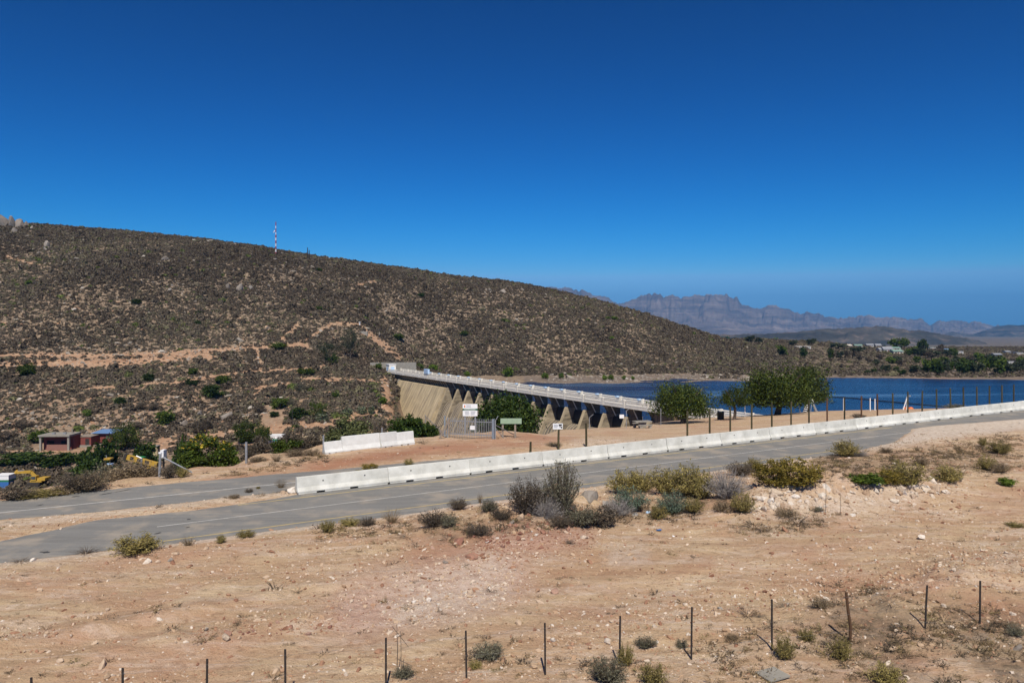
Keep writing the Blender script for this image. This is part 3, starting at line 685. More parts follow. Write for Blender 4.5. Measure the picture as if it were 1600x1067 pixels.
# ------------------------------------------------------------------ wire fence in the foreground
FENCE = [(-100, 1075, 1160), (50, 1058, 1143), (192, 1043, 1128), (323, 1029, 1112), (446, 1014, 1097), (603, 996, 1080), (729, 985, 1066), (852, 973, 1059), (968, 962, 1045), (1080, 948, 1032), (1206, 936, 1022), (1326, 925, 1008), (1445, 914, 994), (1531, 907, 987), (1640, 896, 974)]
tops = []
for i, (px, top, base) in enumerate(FENCE):
    x, y = bench_pt(px, base); g = gz(x, y); h = CZ+(YH-top)/F*y-g
    wood = px == 1326
    mb = MB()
    if wood: mb.taper([(0.03, 0, -.3), (.05, 0, h*.3), (-.02, 0, h*.65), (-.07, 0, h)], [.045, .042, .04, .04], 7)
    else:
        dx = {1445: .07, 1080: .02}.get(px, R.uniform(-.02, .02)); mb.taper([(0, 0, -.3), (dx*.5, 0, h*.5), (dx, 0, h)], [.027, .027, .027], 6)
    lb = 'crooked brown wooden fence post with an olive tuft at its foot' if wood else '%s thin dark fence post from the left along the bottom wire fence' % ORD[i-1 if i else 14]
    o = mb.obj('wooden_fence_post' if wood else 'steel_fence_post', M_POLE2 if wood else M_DPOST, None, (x, y, g)); tag(o, lb, 'fence post', 'thin posts of the foreground wire fence')
    tops.append(Vector((x, y, g+h)))
fw = empty('fence_wires', tops[0], 0, 'thin slack wires strung between the dark foreground fence posts', 'fence wire')
for f in (.12, .6, 1.05):
    mb = MB()
    for a, b in zip(tops[:-1], tops[1:]):
        for k in range(5):
            sg = lambda r: Vector((0, -.04, -f-.03*math.sin(math.pi*r)))-tops[0]
            mb.bar(a.lerp(b, k/5)+sg(k/5), a.lerp(b, (k+1)/5)+sg((k+1)/5), .0045, n=3)
    mb.obj('wire_strand', M_WIRE, fw)

# ------------------------------------------------------------------ the dam
dam = empty('concrete_dam', dl(0, 0), 0, 'long concrete gravity dam with triangular buttresses under a white railed roadway', 'dam')
dam.rotation_euler = (0, 0, math.atan2(A_D.y, A_D.x))      # local x runs along the crest, local -y upstream
def DB(): return MB()
U = -1                                                     # local y = -w
def dbox(mb, l0, l1, w0, w1, z0, z1): return mb.box(l0, l1, -w1, -w0, z0, z1)
N0, N1 = -4, 20
WD = 4.4                                                   # deck width
mb = DB(); dbox(mb, PITCH*N0-4, PITCH*N1+4, .06, WD-.06, -1.42, -1.02); mb.obj('deck_slab', M_DWHITE, dam)
rail = {}
def rail_mesh(nm, z0, z1, th):
    return dbox(DB(), .28, PITCH-.28, -th/2, th/2, z0, z1).mesh(nm, M_DWHITE)
R_TOP = rail_mesh('top_rail', -.20, 0, .2); R_MID = rail_mesh('middle_rail', -.56, -.32, .16)
mbk = DB(); dbox(mbk, .28, PITCH-.28, -.12, .12, -1.4, -1.0)
for k in range(8): dbox(mbk, .5+k*.8, .95+k*.8, -.1, .1, -1.0, -.92)
dbox(mbk, .28, PITCH-.28, -.12, .12, -.92, -.68)
R_KERB = mbk.mesh('kerb_beam', M_DWHITE)
mb = DB(); dbox(mb, -.28, .28, -.17, .17, -1.42, .06); dbox(mb, -.22, .22, -.13, .13, .06, .12); PST = mb.mesh('parapet_post', M_DWHITE)
HB = dbox(DB(), -.75, -.2, -.35, .35, .05, .5).mesh('pale_blue_cap', M_PBLUE)
for n in range(N0, N1+1):
    for w in (0, WD):
        obj('parapet_post', PST, dam, (n*PITCH, -w, 0))
        if n < N1:
            obj('top_rail', R_TOP, dam, (n*PITCH, -w, 0)); obj('middle_rail', R_MID, dam, (n*PITCH, -w, 0)); obj('kerb_beam', R_KERB, dam, (n*PITCH, -w, 0))
    if 0 < n < 17:
        obj('pale_blue_cap', dbox(DB(), .35, 1.0, -.3, .3, -.1, .14).mesh('pale_blue_cap', M_PBLUE) if n == 1 else bpy.data.meshes['pale_blue_cap.001'], dam, (n*PITCH, -WD+.45, 0))
# piers with buttress toes
PIER = [(.12, -1.42), (.75, -2.0), (1.15, -2.7), (1.1, -3.25), (WD-.5, -3.25), (WD-.5, -1.42)]
TOE = [(.25, -3.25), (.55, -3.05), (1.1, -3.25), (WD-.5, -3.25), (WD-.5, -26), (-9.4, -26)]
def wprism(mb, prof, l0, l1):
    return mb.prism([(-w, z) for w, z in prof], l0, l1, 'x')
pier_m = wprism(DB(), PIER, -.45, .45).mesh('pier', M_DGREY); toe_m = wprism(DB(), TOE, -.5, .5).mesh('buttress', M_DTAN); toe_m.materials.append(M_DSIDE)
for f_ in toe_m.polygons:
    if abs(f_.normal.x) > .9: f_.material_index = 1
bar_m = DB().bar((-.6, -1.5, -1.5), (-.75, -2.9, -4.2), .16).mesh('pale_bar', M_DWHITE)  # thin pale bar slanting down beside each pier
corb_m = wprism(DB(), [(.1, -1.42), (.35, -1.42), (1.55, -3.2), (1.3, -3.2)], -.16, .16).mesh('bracket', M_DTAN)
mb = DB()
arc = [(3.0+.75*math.cos(a), -5.3+1.75*math.sin(a)) for a in np.linspace(-1.2, 1.2, 9)]
wprism(mb, [(2.6-(p[0]-3.0), p[1]) for p in arc]+[(2.95, -3.7), (2.95, -7)], .5, PITCH-.5); gate_m = mb.mesh('spillway_gate', M_GATE)
og = [(3.2, -6.9), (1.8, -6.5), (.9, -6.6), (0, -7.1), (-.9, -8.1), (-2.0, -10), (-3.4, -12.8), (-4.6, -15.2), (-5.3, -16.0), (-6.0, -16.3), (-6.6, -16.2), (-6.6, -26), (3.2, -26)]
ogee_m = wprism(DB(), og, .6, PITCH-.6).mesh('spillway_chute', M_OGEE)
ribs = DB()
for k in range(5):
    l = 1.3+k*1.1
    for (a, b), (c, d) in zip(og[2:9], og[3:10]): ribs.bar((l, -a, b+.03), (l, -c, d+.03), .12, .10)
rib_m = ribs.mesh('chute_rib', M_DTAN)
NS = 0
for n in range(NS, 14):
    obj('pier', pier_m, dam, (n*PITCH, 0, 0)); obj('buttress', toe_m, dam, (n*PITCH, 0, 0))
    if n < 13:
        obj('spillway_gate', gate_m, dam, (n*PITCH, 0, 0)); c = obj('spillway_chute', ogee_m, dam, (n*PITCH, 0, 0)); obj('chute_rib', rib_m, c)
    obj('pale_bar', bar_m, dam, (n*PITCH, 0, 0))
# non-overflow ends
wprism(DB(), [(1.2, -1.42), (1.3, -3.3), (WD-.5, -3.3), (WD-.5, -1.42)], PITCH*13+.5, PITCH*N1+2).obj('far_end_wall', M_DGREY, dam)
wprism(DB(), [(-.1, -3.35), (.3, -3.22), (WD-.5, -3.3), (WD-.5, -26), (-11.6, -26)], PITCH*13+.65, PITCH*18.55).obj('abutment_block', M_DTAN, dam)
wprism(DB(), [(.15, -3.0), (1.0, -3.0), (1.0, -26), (-11.9, -26), (-12.6, -24.8)], PITCH*18.56, PITCH*18.75).obj('abutment_edge', M_GCONC, dam)
mb = DB(); wprism(mb, [(-8.2, -20.2), (-8.0, -20.2), (-8.3, -20.6), (-8.5, -20.6)], PITCH*14.3, PITCH*18.3); mb.obj('drain_channel', M_DARK, dam)
for n in range(27): obj('bracket', corb_m, dam, (PITCH*13+2+n*1.75, 0, 0))
wprism(DB(), [(1.0, -1.42), (1.0, -14), (WD-.5, -14), (WD-.5, -1.42)], PITCH*N0-4, -.5).obj('near_end_wall', M_DGREY, dam)
for n in range(-3, 0): obj('bracket', wprism(DB(), [(.1, -1.42), (.5, -1.42), (1.4, -3.6), (1.0, -3.6)], -.3, .3).mesh('bracket', M_DTAN), dam, (n*PITCH, 0, 0))
# working platforms at the foot of the far chutes
for l0, l1, w0, z in ((PITCH*9.2, PITCH*13, -7.2, -14.6), (PITCH*9.6, PITCH*13.6, -9.2, -17.2)):
    mb = DB(); dbox(mb, l0, l1, w0-.8, w0+.3, z-.5, z)
    for k in range(9):
        l = l0+.5+(l1-l0-1)*k/8; dbox(mb, l-.25, l+.25, w0-.6, w0, z-2.8, z-.5)
    mb.obj('rusty_platform', M_RUST, dam)
bk = dbox(DB(), PITCH*14.9, PITCH*15.35, -.3, .3, .1, 1.5).obj('lamp_box', M_PBLUE, dam)
# valve house at the far end of the crest
p = dl(PITCH*N1+2.2, 1.5)
vh = empty('valve_house', (p.x, p.y, p.z-1.3), dam.rotation_euler.z, 'tiny pale blue and white valve house at the far end of the dam crest', 'building')
MB().box(-1.6, 1.6, -1.2, 1.2, 0, 2.6).obj('wall', M_DWHITE, vh); MB().box(-1.75, 1.75, -1.35, 1.35, 2.603, 2.8).obj('roof', M_WHITE, vh)
MB().box(-1.64, -1.605, -.7, .7, .5, 2.0).obj('door', M_PBLUE, vh)
MB().box(-1.0, 1.0, 1.205, 1.24, .6, 1.9).obj('window', M_PBLUE, vh)
p = dl(PITCH*N1+7, 3)
tag(MB().box(-7, 9, -.2, .2, -1.5, 1.9).obj('abutment_wall', M_GCONC, None, (p.x, p.y, p.z), (0, 0, .15)), 'low grey concrete wall on the hillside behind the far end of the dam', 'wall')

# ------------------------------------------------------------------ gate, signs and fence corner by the dam entrance
def P3(px, py, D=None):
    """a point on the sight line; on the land unless a distance is given"""
    if D is None: return Vector(hit(px, py))
    return Vector(((px-800)/F*D, D, CZ+(YH-py)/F*D))
gl, gr_ = P3(700, 683.5), P3(771, 686)
DG = gl.y
def post(mb, px, top, base, w=.09, D=None, dx=0):
    b = P3(px, base, D); t = P3(px+dx, top, b.y); mb.bar(b-Vector((0, 0, .3)), t, w); return b, t
gate = empty('palisade_gate', gl, 0, 'grey steel palisade gate with many vertical pales before the dam', 'gate')
def loc(parent, v): return Vector(v)-parent.location
npale = 26; gd = gr_-gl; gd.z = 0
gang = math.atan2(gd.y, gd.x); glen = gd.length; gh = 30/F*DG
gate.rotation_euler = (0, 0, gang)
pale_m = MB().box(-.019, .019, -.010, .010, .10, gh).add([(-.019, -.010, gh), (.019, -.010, gh), (.019, .010, gh), (-.019, .010, gh), (0, 0, gh+.1)], [(0, 1, 4), (1, 2, 4), (2, 3, 4), (3, 0, 4)]).mesh('pale', M_GALV)
for k in range(npale): obj('pale', pale_m, gate, (.12+(glen-.24)*k/(npale-1), -.05, 0))
MB().box(0, glen, -.035, .035, gh*.86, gh*.90).obj('top_rail', M_GALV, gate); MB().box(0, glen, -.035, .035, .28, .36).obj('bottom_rail', M_GALV, gate)
MB().box(-.07, .07, -.07, .07, -.4, gh+.05).obj('hinge_post', M_GREYP, gate); MB().box(glen-.09, glen+.09, -.09, .09, -.4, gh+.08).obj('latch_post', M_GREYP, gate)
ns = MB().box(glen*.5, glen*.5+.40, -.09, -.07, .72, 1.05).obj('notice_plate', M_WHITE); tag(ns, 'blank white notice plate hung on the palisade gate', 'sign'); ns.location = gl; ns.rotation_euler = (0, 0, gang)
# fence corner left of the gate
fc = empty('gate_corner_fence', P3(664, 681), 0, 'grey steel corner fence with diagonal braces left of the palisade gate', 'fence')
def place(mb, nm, mat, par): o = mb.obj(nm, mat, par, -par.location); return o
mb = MB(); a, at_ = post(mb, 664.5, 648, 681, .12); place(mb, 'post', M_GREYP, fc)
mb = MB(); b, bt = post(mb, 695, 650, 682, .12); place(mb, 'post', M_GREYP, fc)
mb = MB(); mb.bar(at_-Vector((0, 0, .25)), b+Vector((-.1, 0, .25)), .05); place(mb, 'brace', M_GALV, fc)
mb = MB(); mb.bar(at_-Vector((0, 0, .42)), b+Vector((-.15, 0, .1)), .05); place(mb, 'brace', M_GALV, fc)
mb = MB(); mb.bar(a+Vector((0, 0, .35)), bt-Vector((0, 0, .6)), .03); place(mb, 'cross_wire', M_DPOST, fc)
mb = MB(); mb.bar(a+Vector((-.1, -.02, .08)), b+Vector((.1, -.02, .08)), .14, .3); place(mb, 'plinth', M_GCONC, fc)
sp = empty('stay_post', P3(701, 684), 0, 'weathered timber gate post with a leaning stay', 'post')
mb = MB(); t1, t2 = post(mb, 701, 653, 684, .15); place(mb, 'upright', M_WOOD, sp)
q = P3(686, 685); mb = MB(); mb.bar(q-Vector((0, 0, .1)), t2-Vector((0, 0, .15)), .12); place(mb, 'stay', M_WOOD, sp)
rp = empty('bent_fence_post', P3(774, 686), 0, 'thin pale fence post with a bent top right of the gate', 'post')
mb = MB(); t1, t2 = post(mb, 774, 657, 686, .07); place(mb, 'upright', M_GALV, rp); mb = MB(); mb.bar(t2, t2+Vector((.22, 0, .36)), .05); place(mb, 'bent_top', M_GALV, rp)
mb = MB(); mb.bar(t2-Vector((0, 0, .35)), P3(807, 681), .05); place(mb, 'stay', M_GALV, rp)
mb = MB(); mb.bar(t2-Vector((0, 0, .6)), P3(787, 684), .05); place(mb, 'stay', M_GALV, rp)
# green board
gb = empty('green_board_sign', P3(794, 683), 0, 'blank sage green board on two timber legs right of the gate', 'sign')
D = gb.location.y
for px in (785.5, 805): mb = MB(); post(mb, px, 656, 684, .15, D); place(mb, 'leg', M_WOOD, gb)
a = P3(782, 662, D-.12); b = P3(815, 653.5, D-.12); MB().box(a.x, b.x, D-.16, D-.1, a.z, b.z).obj('board', M_SAGE, gb, -gb.location)
# large notice of the water department
D = 66.5
wn = empty('information_sign', (P3(734, 690, D).x, D, gz(P3(734, 690, D).x, D)), -.02, 'white information board with a dark green band behind the gate', 'sign')
a = P3(723, 650, D); b = P3(746, 631, D); x0, x1 = a.x-wn.location.x, b.x-wn.location.x; z0, z1 = a.z-wn.location.z, b.z-wn.location.z; hh = z1-z0
MB().box(x0, x1, -.03, .03, z0, z1).obj('board', M_WHITE, wn)
MB().box(x0, x1, -.036, -.0305, z0+hh*.47, z0+hh*.62).obj('green_band', M_GREEN, wn)
mb = MB()
for k in range(9):
    xa = x0+.12*(x1-x0)+k*(x1-x0)*.085; mb.box(xa, xa+(x1-x0)*.06, -.041, -.0365, z0+hh*.52, z0+hh*.58)
mb.obj('band_print', M_WHITE, wn)
mb = MB()
for zz in (.86, .74): mb.box(x0+(x1-x0)*.24, x0+(x1-x0)*.56, -.036, -.0305, z0+hh*zz, z0+hh*(zz+.045))
for zz in (.36, .28, .2, .12):
    mb.box(x0+(x1-x0)*.16, x0+(x1-x0)*(.40+.05*R.random()), -.036, -.0305, z0+hh*zz, z0+hh*(zz+.035)); mb.box(x0+(x1-x0)*.54, x0+(x1-x0)*(.80+.08*R.random()), -.036, -.0305, z0+hh*zz, z0+hh*(zz+.035))
mb.obj('print', M_GTXT, wn)
mb = MB(); mb.prism([(x0+(x1-x0)*.10, z0+hh*.72), (x0+(x1-x0)*.17, z0+hh*.72), (x0+(x1-x0)*.185, z0+hh*.82), (x0+(x1-x0)*.135, z0+hh*.93), (x0+(x1-x0)*.085, z0+hh*.82)], -.036, -.0305, 'y'); mb.v = [(p, a_, q) for (p, a_, q) in mb.v]; mb.obj('crest', M_ORANGE, wn)
for f in (.15, .85): MB().box(x0+(x1-x0)*f-.06, x0+(x1-x0)*f+.06, .035, .15, -.4, z1-.05).obj('leg', M_GALV, wn)
# thin posts and small signs on the plateau
def thin_post(px, top, base, lb, w=.06, bent=0, mat=None, D=None):
    mb = MB(); b, t = post(mb, px, top, base, w, D)
    if bent: mb.bar(t, t+Vector((bent, 0, abs(bent)*.8)), w*.8)
    o = mb.obj('thin_fence_post', mat or M_GALV, None); o.data.transform(Matrix.Translation(-b)); o.location = b
    return tag(o, lb, 'post'), t
thin_post(840.5, 661, 675, 'thin pale post between the fig tree and the notice post')
o, t = thin_post(978.5, 642, 669, 'thin pale post with bent top beside the last buttress', bent=.3)
ws_ = MB().box(-.24, .24, -.03, 0, -.2, .2).obj('small_white_sign', M_WHITE, None, P3(971.5, 650.5, t.y-.1)); tag(ws_, 'tiny white square sign on a fence wire before the lake', 'sign')
o, t = thin_post(921, 652, 670, 'thin post with bent arm beside the third buttress from the right', bent=.4)
thin_post(1032.5, 638, 664, 'thin pale post left of the round tree by the dam')
for k, (px, tp, bs) in enumerate(((1318, 622, 642), (1359.5, 622, 642), (1367, 623, 641), (1164, 634, 651))):
    thin_post(px, tp, bs, ['white marker post at the water edge left of its pair', 'left white marker post of the pair at the water edge', 'right white marker post of the pair at the water edge', 'white marker post between the small tree and the spreading tree'][k], .1, mat=M_WHITE)
# white leaning A post with an orange buoy
ap = empty('davit_stand', P3(1416, 640), 0, 'white leaning two legged stand at the water edge', 'stand')
a = ap.location; T2 = P3(1418, 619, a.y)
for px in (1411, 1416.5): mb = MB(); mb.bar(P3(px, 640, a.y), T2, .11); place(mb, 'leg', M_WHITE, ap)
mb = MB(); mb.bar(T2, T2+Vector((.4, 0, .05)), .15); place(mb, 'head', M_GALV, ap)
for px, py, nm in ((1416, 638, 'round orange buoy at the foot of the white stand'), (1423, 640.5, 'flat orange buoy lying beside the white stand')):
    p = P3(px, py, 118); g = gz(p.x, 118)
    mb = MB(); mb.taper([(0, 0, 0), (0, 0, .12), (0, 0, .35), (0, 0, .55), (0, 0, .64)], [.12, .34, .42, .3, .08], 10)
    tag(mb.obj('buoy', M_ORANGE, None, (p.x, 118, g)), nm, 'buoy')
# floating boom over the water
mb = MB(); pts = []
for px, py in ((1296, 620), (1330, 622), (1380, 627), (1440, 632.5), (1500, 638), (1560, 644)):
    D = 19.5*F/(py-YH); pts.append(Vector(((px-800)/F*D, D, WATER_Z+.12)))
for a, b in zip(pts[:-1], pts[1:]):
    for k in range(6): mb.bar(a.lerp(b, k/6), a.lerp(b, k/6+.15), .26, .22, 6)
tag(mb.obj('floating_boom', M_BLACK), 'dark floating boom line stretched over the reservoir water', 'boom')
# picnic table
b = P3(1003.5, 668.5)
pt = empty('picnic_table', b, .3, 'grey concrete picnic table with two benches on the sandy plateau', 'table')
MB().box(-.95, .95, -.5, .5, .66, .76).obj('table_top', M_GCONC, pt); MB().box(-.35, .35, -.22, .22, -.1, .66).obj('pedestal', M_GCONC, pt)
for s in (-1, 1):
    bo = MB().box(-.8, .8, -.17, .17, .36, .45).obj('bench', M_GCONC, pt, (s*.12, s*.95, 0)); 
    for k in (-1, 1): MB().box(-.12, .12, -.13, .13, -.1, .36).obj('bench_leg', M_GCONC, bo, (k*.55, 0, 0))
MB().bar((.05, 0, .76), (.05, 0, 1.25), .035).obj('umbrella_stub', M_GALV, pt)
# rubbish drum
b = P3(1126, 655.5); tb = empty('rubbish_drum', b, 0, 'black rubbish drum beside the dam parapet under the small tree', 'drum')
MB().taper([(0, 0, 0), (0, 0, .05), (0, 0, .95)], [.40, .42, .42], 14).obj('body', M_BLACK, tb); MB().taper([(0, 0, .952), (0, 0, 1.0)], [.45, .43], 14).obj('lid', M_BLACK, tb)
# playground frame under the big tree
b = P3(1262, 644); sw = empty('swing_frame', b, .1, 'white metal swing frame with a ladder under the spreading tree', 'playground')
sc = b.y/F
for (x0, z0, x1, z1, nm) in ((-22, 1, -17, 19, 'leg'), (-13, 0, -17, 19, 'leg'), (13, 1, 7, 19, 'leg'), (3, 0, 7, 19, 'leg'), (-17, 19, 7, 19, 'top_bar'), (-3, 0, 2, 14, 'ladder_rail'), (-8, 0, -3, 14, 'ladder_rail'), (14, 1, 9, 12, 'slide')):
    MB().bar((x0*sc, R.uniform(-.3, .3), z0*sc), (x1*sc, 0, z1*sc), .075 if nm != 'slide' else .25).obj(nm, M_GALV, sw)
for k in range(4): MB().bar(((-7.5+k*1.3)*sc, -.1, (2+k*3)*sc), ((-2.5+k*1.3)*sc, -.1, (2+k*3)*sc), .08).obj('ladder_rung', M_WHITE, sw)
b = P3(1230, 645.5); tag(MB().box(-.25, .25, -.1, .1, 0, .45).obj('white_crate', M_WHITE, None, b, (.2, 0, .4)), 'small white box on the ground under the spreading tree', 'box')
b = P3(1276, 643); sp2 = empty('striped_pole', b, 0, 'leaning black and white marker pole right of the swing frame', 'pole')
for k in range(4): MB().bar((-.16*k*1., 0, .42*k), (-.16*(k+1), 0, .42*(k+1)), .2, n=6).obj('band', M_WHITE if k in (0, 3) else M_BLACK, sp2)

# ------------------------------------------------------------------ small buildings and machines in the valley
def px_size(n, D): return n*D/F
def house_shed():
    b = P3(85, 704); D = b.y; k = D/F
    h = empty('roofed_shed', b, .04, 'open fronted dark red shed with a flat grey concrete roof beside the red track', 'building')
    w = 46*k; hz = 22*k; d = 5
    MB().box(-w/2, w/2, 1.8, d, -.5, hz).obj('back_wall', M_BRICK, h)
    for x in (-w/2, w/2-.45): MB().box(x, x+.45, -.1, .35, -.5, hz).obj('pillar', M_GCONC, h)
    MB().box(-w/2+11*k, w/2-.46, .0, .3, -.5, hz*.42).obj('parapet_wall', M_BRICK2, h)
    MB().box(-w/2-.15, w/2+.15, -.35, d+.1, hz+.003, hz+.38).obj('roof', M_GCONC, h)
    MB().box(-w/2+5*k, -w/2+9*k, 1.74, 1.795, .2, 2.1).obj('door', M_DARK, h)
    MB().box(-2, -1, 1.74, 1.795, 1.1, 2.0).obj('window', M_DARK, h); MB().box(.6, 1.6, 1.74, 1.795, 1.1, 2.0).obj('window', M_DARK, h)
    for x in (-w*.14, w*.23):
        o = MB().box(x-.3, x+.3, 1.2, 1.8, hz+.383, hz+.68).obj('roof_vent', M_GALV, h)
house_shed()
def house_flat():
    b = P3(125, 700); b.y += 1.5; D = b.y; k = D/F
    h = empty('brick_store', (b.x, b.y, b.z+.5), .02, 'small flat roofed red brick store with a dark grey door and one white window', 'building')
    w = 23*k; hz = 12.5*k
    MB().box(-w/2, w/2, 0, 4, -1.2, hz).obj('wall', M_BRICK, h); MB().box(-w/2-.1, w/2+.1, -.15, 4.1, hz+.003, hz+.14).obj('roof', M_WOOD, h)
    MB().box(w*.12, w*.38, -.05, -.003, .05, hz*.78).obj('door', M_GATE, h); MB().box(-w*.44, -w*.30, -.05, -.003, hz*.36, hz*.66).obj('window', M_WHITE, h)
    MB().box(-w/2-.05, w/2+.05, -.3, -.06, -1.2, .0).obj('plinth', M_GCONC, h)
house_flat()
def house_blue():
    b = P3(155, 696); b.y += 2; D = b.y; k = D/F
    h = empty('blue_roofed_hut', (b.x, b.y, b.z+.7), -.05, 'red brick hut with a blue corrugated sloping roof above stone steps', 'building')
    w = 33*k; hz = 13.5*k
    MB().box(-w/2, w/2, 0, 4, -1.2, hz).obj('wall', M_BRICK, h)
    MB().add([(-w/2-.2, -.7, hz-.1), (w/2+.2, -.7, hz-.1), (w/2+.2, 4.2, hz+.25), (-w/2-.2, 4.2, hz+.25), (-w/2-.2, -.7, hz+.0), (w/2+.2, -.7, hz+.0), (w/2+.2, 4.2, hz+.35), (-w/2-.2, 4.2, hz+.35)],
             [(0, 3, 2, 1), (4, 5, 6, 7), (0, 1, 5, 4), (1, 2, 6, 5), (2, 3, 7, 6), (3, 0, 4, 7)]).obj('roof', M_BLUE, h)
    for x in (-w*.36, w*.12):
        f = MB().box(x, x+w*.17, -.06, -.003, hz*.34, hz*.70).obj('window', M_GREYP, h); MB().box(x+.1, x+w*.17-.1, -.075, -.063, hz*.40, hz*.64).obj('pane', M_GLASS, f)
    for i in range(3): MB().box(-w*.55+i*.2, w*.55-i*.5, -1.9+i*.55, -1.36+i*.55, -2.4, -1.25+i*.38).obj('stone_step', M_GCONC, h)
house_blue()
b = P3(112, 700); lp_ = empty('leaning_post', b, 0, 'old grey crooked wooden post standing between the shed and the brick store', 'post')
MB().taper([(0, 0, -.3), (.2, 0, 2.4), (.1, 0, 4.6)], [.22, .2, .16], 6).obj('trunk', M_WOOD, lp_); MB().bar((.15, 0, 3.4), (.9, 0, 2.2), .2).obj('stub', M_WOOD, lp_)

def excavator():
    b = P3(62, 758, 150); b.z = gz(b.x, b.y); k = b.y/F
    h = empty('excavator', b, 0, 'yellow tracked excavator with its bent arm stretched to the left in the valley', 'excavator')
    Z = lambda py: (758-py)*k; X = lambda px: (px-62)*k
    for y in (-1.3, 1.3):
        MB().prism([(X(48), .15), (X(50), 0), (X(66), 0), (X(68), .2), (X(68), .6), (X(66), .85), (X(50), .85), (X(48), .6)], y-.3, y+.3, 'y').obj('track', M_TRACK, h)
    MB().box(X(52), X(70), -1.1, 1.1, .9, .3+Z(751)).obj('body', M_YELL, h)
    MB().box(X(63), X(75), -1.0, 1.0, .31+Z(751), Z(744.5)).obj('engine_cover', M_YELL, h)
    c = MB().box(X(54), X(62), -1.2, -.1, .31+Z(751), Z(741)).obj('cab', M_YELL, h)
    MB().box(X(54.6), X(61.4), -1.24, -1.203, .6+Z(751), Z(741.8)).obj('window', M_GLASS, c)
    MB().bar((X(58), .3, Z(748)), (X(47), .3, Z(737)), .4, .5).obj('boom', M_YELL, h); MB().bar((X(47.5), .3, Z(736.5)), (X(25), .3, Z(737.5)), .4, .5).obj('boom', M_YELL, h)
    MB().bar((X(26), .3, Z(734.5)), (X(16), .3, Z(746)), .35, .42).obj('dipper_arm', M_YELL, h)
    MB().bar((X(36), .3, Z(735)), (X(26), .3, Z(735.5)), .2).obj('ram', M_GALV, h)
    MB().prism([(X(13), Z(746)), (X(17), Z(747)), (X(19), Z(755)), (X(14), Z(757)), (X(12), Z(751))], -.4, 1.0, 'y').obj('bucket', M_TRACK, h)
excavator()
def site_box(px0, px1, top, base, D, lb, nm):
    x0 = (px0-800)/F*D; x1 = (px1-800)/F*D; z0 = CZ+(YH-base)/F*D; hz = (base-top)/F*D
    h = empty(nm, ((x0+x1)/2, D, z0), .05, lb, 'container'); w = (x1-x0)/2
    MB().box(-w, w, 0, 2.4, -.5, hz*.38).obj('lower_panel', M_CBLUE, h); MB().box(-w, w, 0, 2.4, hz*.38, hz*.58).obj('middle_panel', M_CGREEN, h)
    MB().box(-w, w, 0, 2.4, hz*.58, hz).obj('upper_panel', M_WHITE, h); MB().box(-w-.06, w+.06, -.06, 2.46, hz+.002, hz+.10).obj('roof', M_WHITE, h)
    return h
site_box(-8, 13, 743, 759, 148, 'white container with green and blue lower bands at the left edge beside the excavator', 'site_container')
b_ = hit(428, 693); site_box(414.5, 441.5, 680.5, 693, b_[1], 'white container with green and blue lower bands beside the pepper tree', 'site_container')
# the yellow boom truck and the little tractor
def crane():
    b = P3(236, 739, 128); k = b.y/F
    h = empty('boom_lift', b, 0, 'yellow telescopic boom machine lying with its arm raised to the left behind dry bushes', 'crane')
    p = lambda px, py, y=0: ((px-236)*k, y, (739-py)*k)
    MB().bar(p(198, 713.5), p(246, 726), .62, .80).obj('boom', M_YELL, h); MB().bar(p(195, 712.5), p(199, 713.8), .8, 1.0).obj('boom_head', M_TRACK, h)
    for a, c in ((205, 5), (216, 6), (228, 6)):
        MB().bar(p(a, 712.8+(a-198)*.26, -.35), p(a+c, 712.8+(a+c-198)*.26, -.35), .1, .5).obj('panel', M_TRACK, h)
    MB().prism([p(231, 733)[::2], p(238, 734)[::2], p(239, 728)[::2], p(233, 729)[::2]], -.6, .6, 'y').obj('bucket', M_YELL, h)
    MB().box((211-236)*k, (221-236)*k, .5, 1.6, (739-723)*k, (739-715)*k).obj('green_panel', simple('bright_green_paint', (.03, .26, .08), (.02, .2, .06)), h)
    MB().box((228-236)*k, (250-236)*k, -.8, .8, -.4, (739-731)*k).obj('chassis', M_TRACK, h)
crane()
def tractor():
    b = P3(170, 729, 135); k = b.y/F
    h = empty('tractor', b, 0, 'small tractor with an orange yellow canopy in front of dark green bushes', 'tractor')
    MB().box(-5*k, 5*k, -.6, .6, 11.5*k, 13.8*k).obj('canopy', M_YELL, h)
    for x in (-4, 4): MB().box((x-.3)*k, (x+.3)*k, -.5, -.4, 3*k, 11.4*k).obj('canopy_post', M_TRACK, h)
    MB().box(-3*k, 6*k, -.45, .45, 2*k, 5.5*k).obj('body', M_PBLUE, h)
    for x, r in ((-3, 3.2), (5, 2.2)):
        for y in (-.6, .6):
            o = MB().taper([(0, -.15, 0), (0, .15, 0)], [r*k, r*k], 14).obj('wheel', M_TRACK, h, (x*k, y, r*k)); MB().taper([(0, -.17, 0), (0, .17, 0)], [r*k*.5, r*k*.5], 10).obj('rim', M_YELL, o)
    MB().bar((-3.5*k, 0, 14*k), (-4*k, 0, 18*k), .12).obj('exhaust', M_GALV, h)
tractor()
b = P3(244, 711); kk = b.y/F
kp = empty('brick_pillar', b, 0, 'stumpy tan brick pillar with a pale cap beside the red track', 'pillar')
MB().box(-4*kk, 4*kk, -.6, .6, -.3, 13*kk).obj('shaft', M_DTAN, kp); MB().box(-4.4*kk, 4.4*kk, -.7, .7, 13*kk+.002, 15.5*kk).obj('cap', M_GCONC, kp)
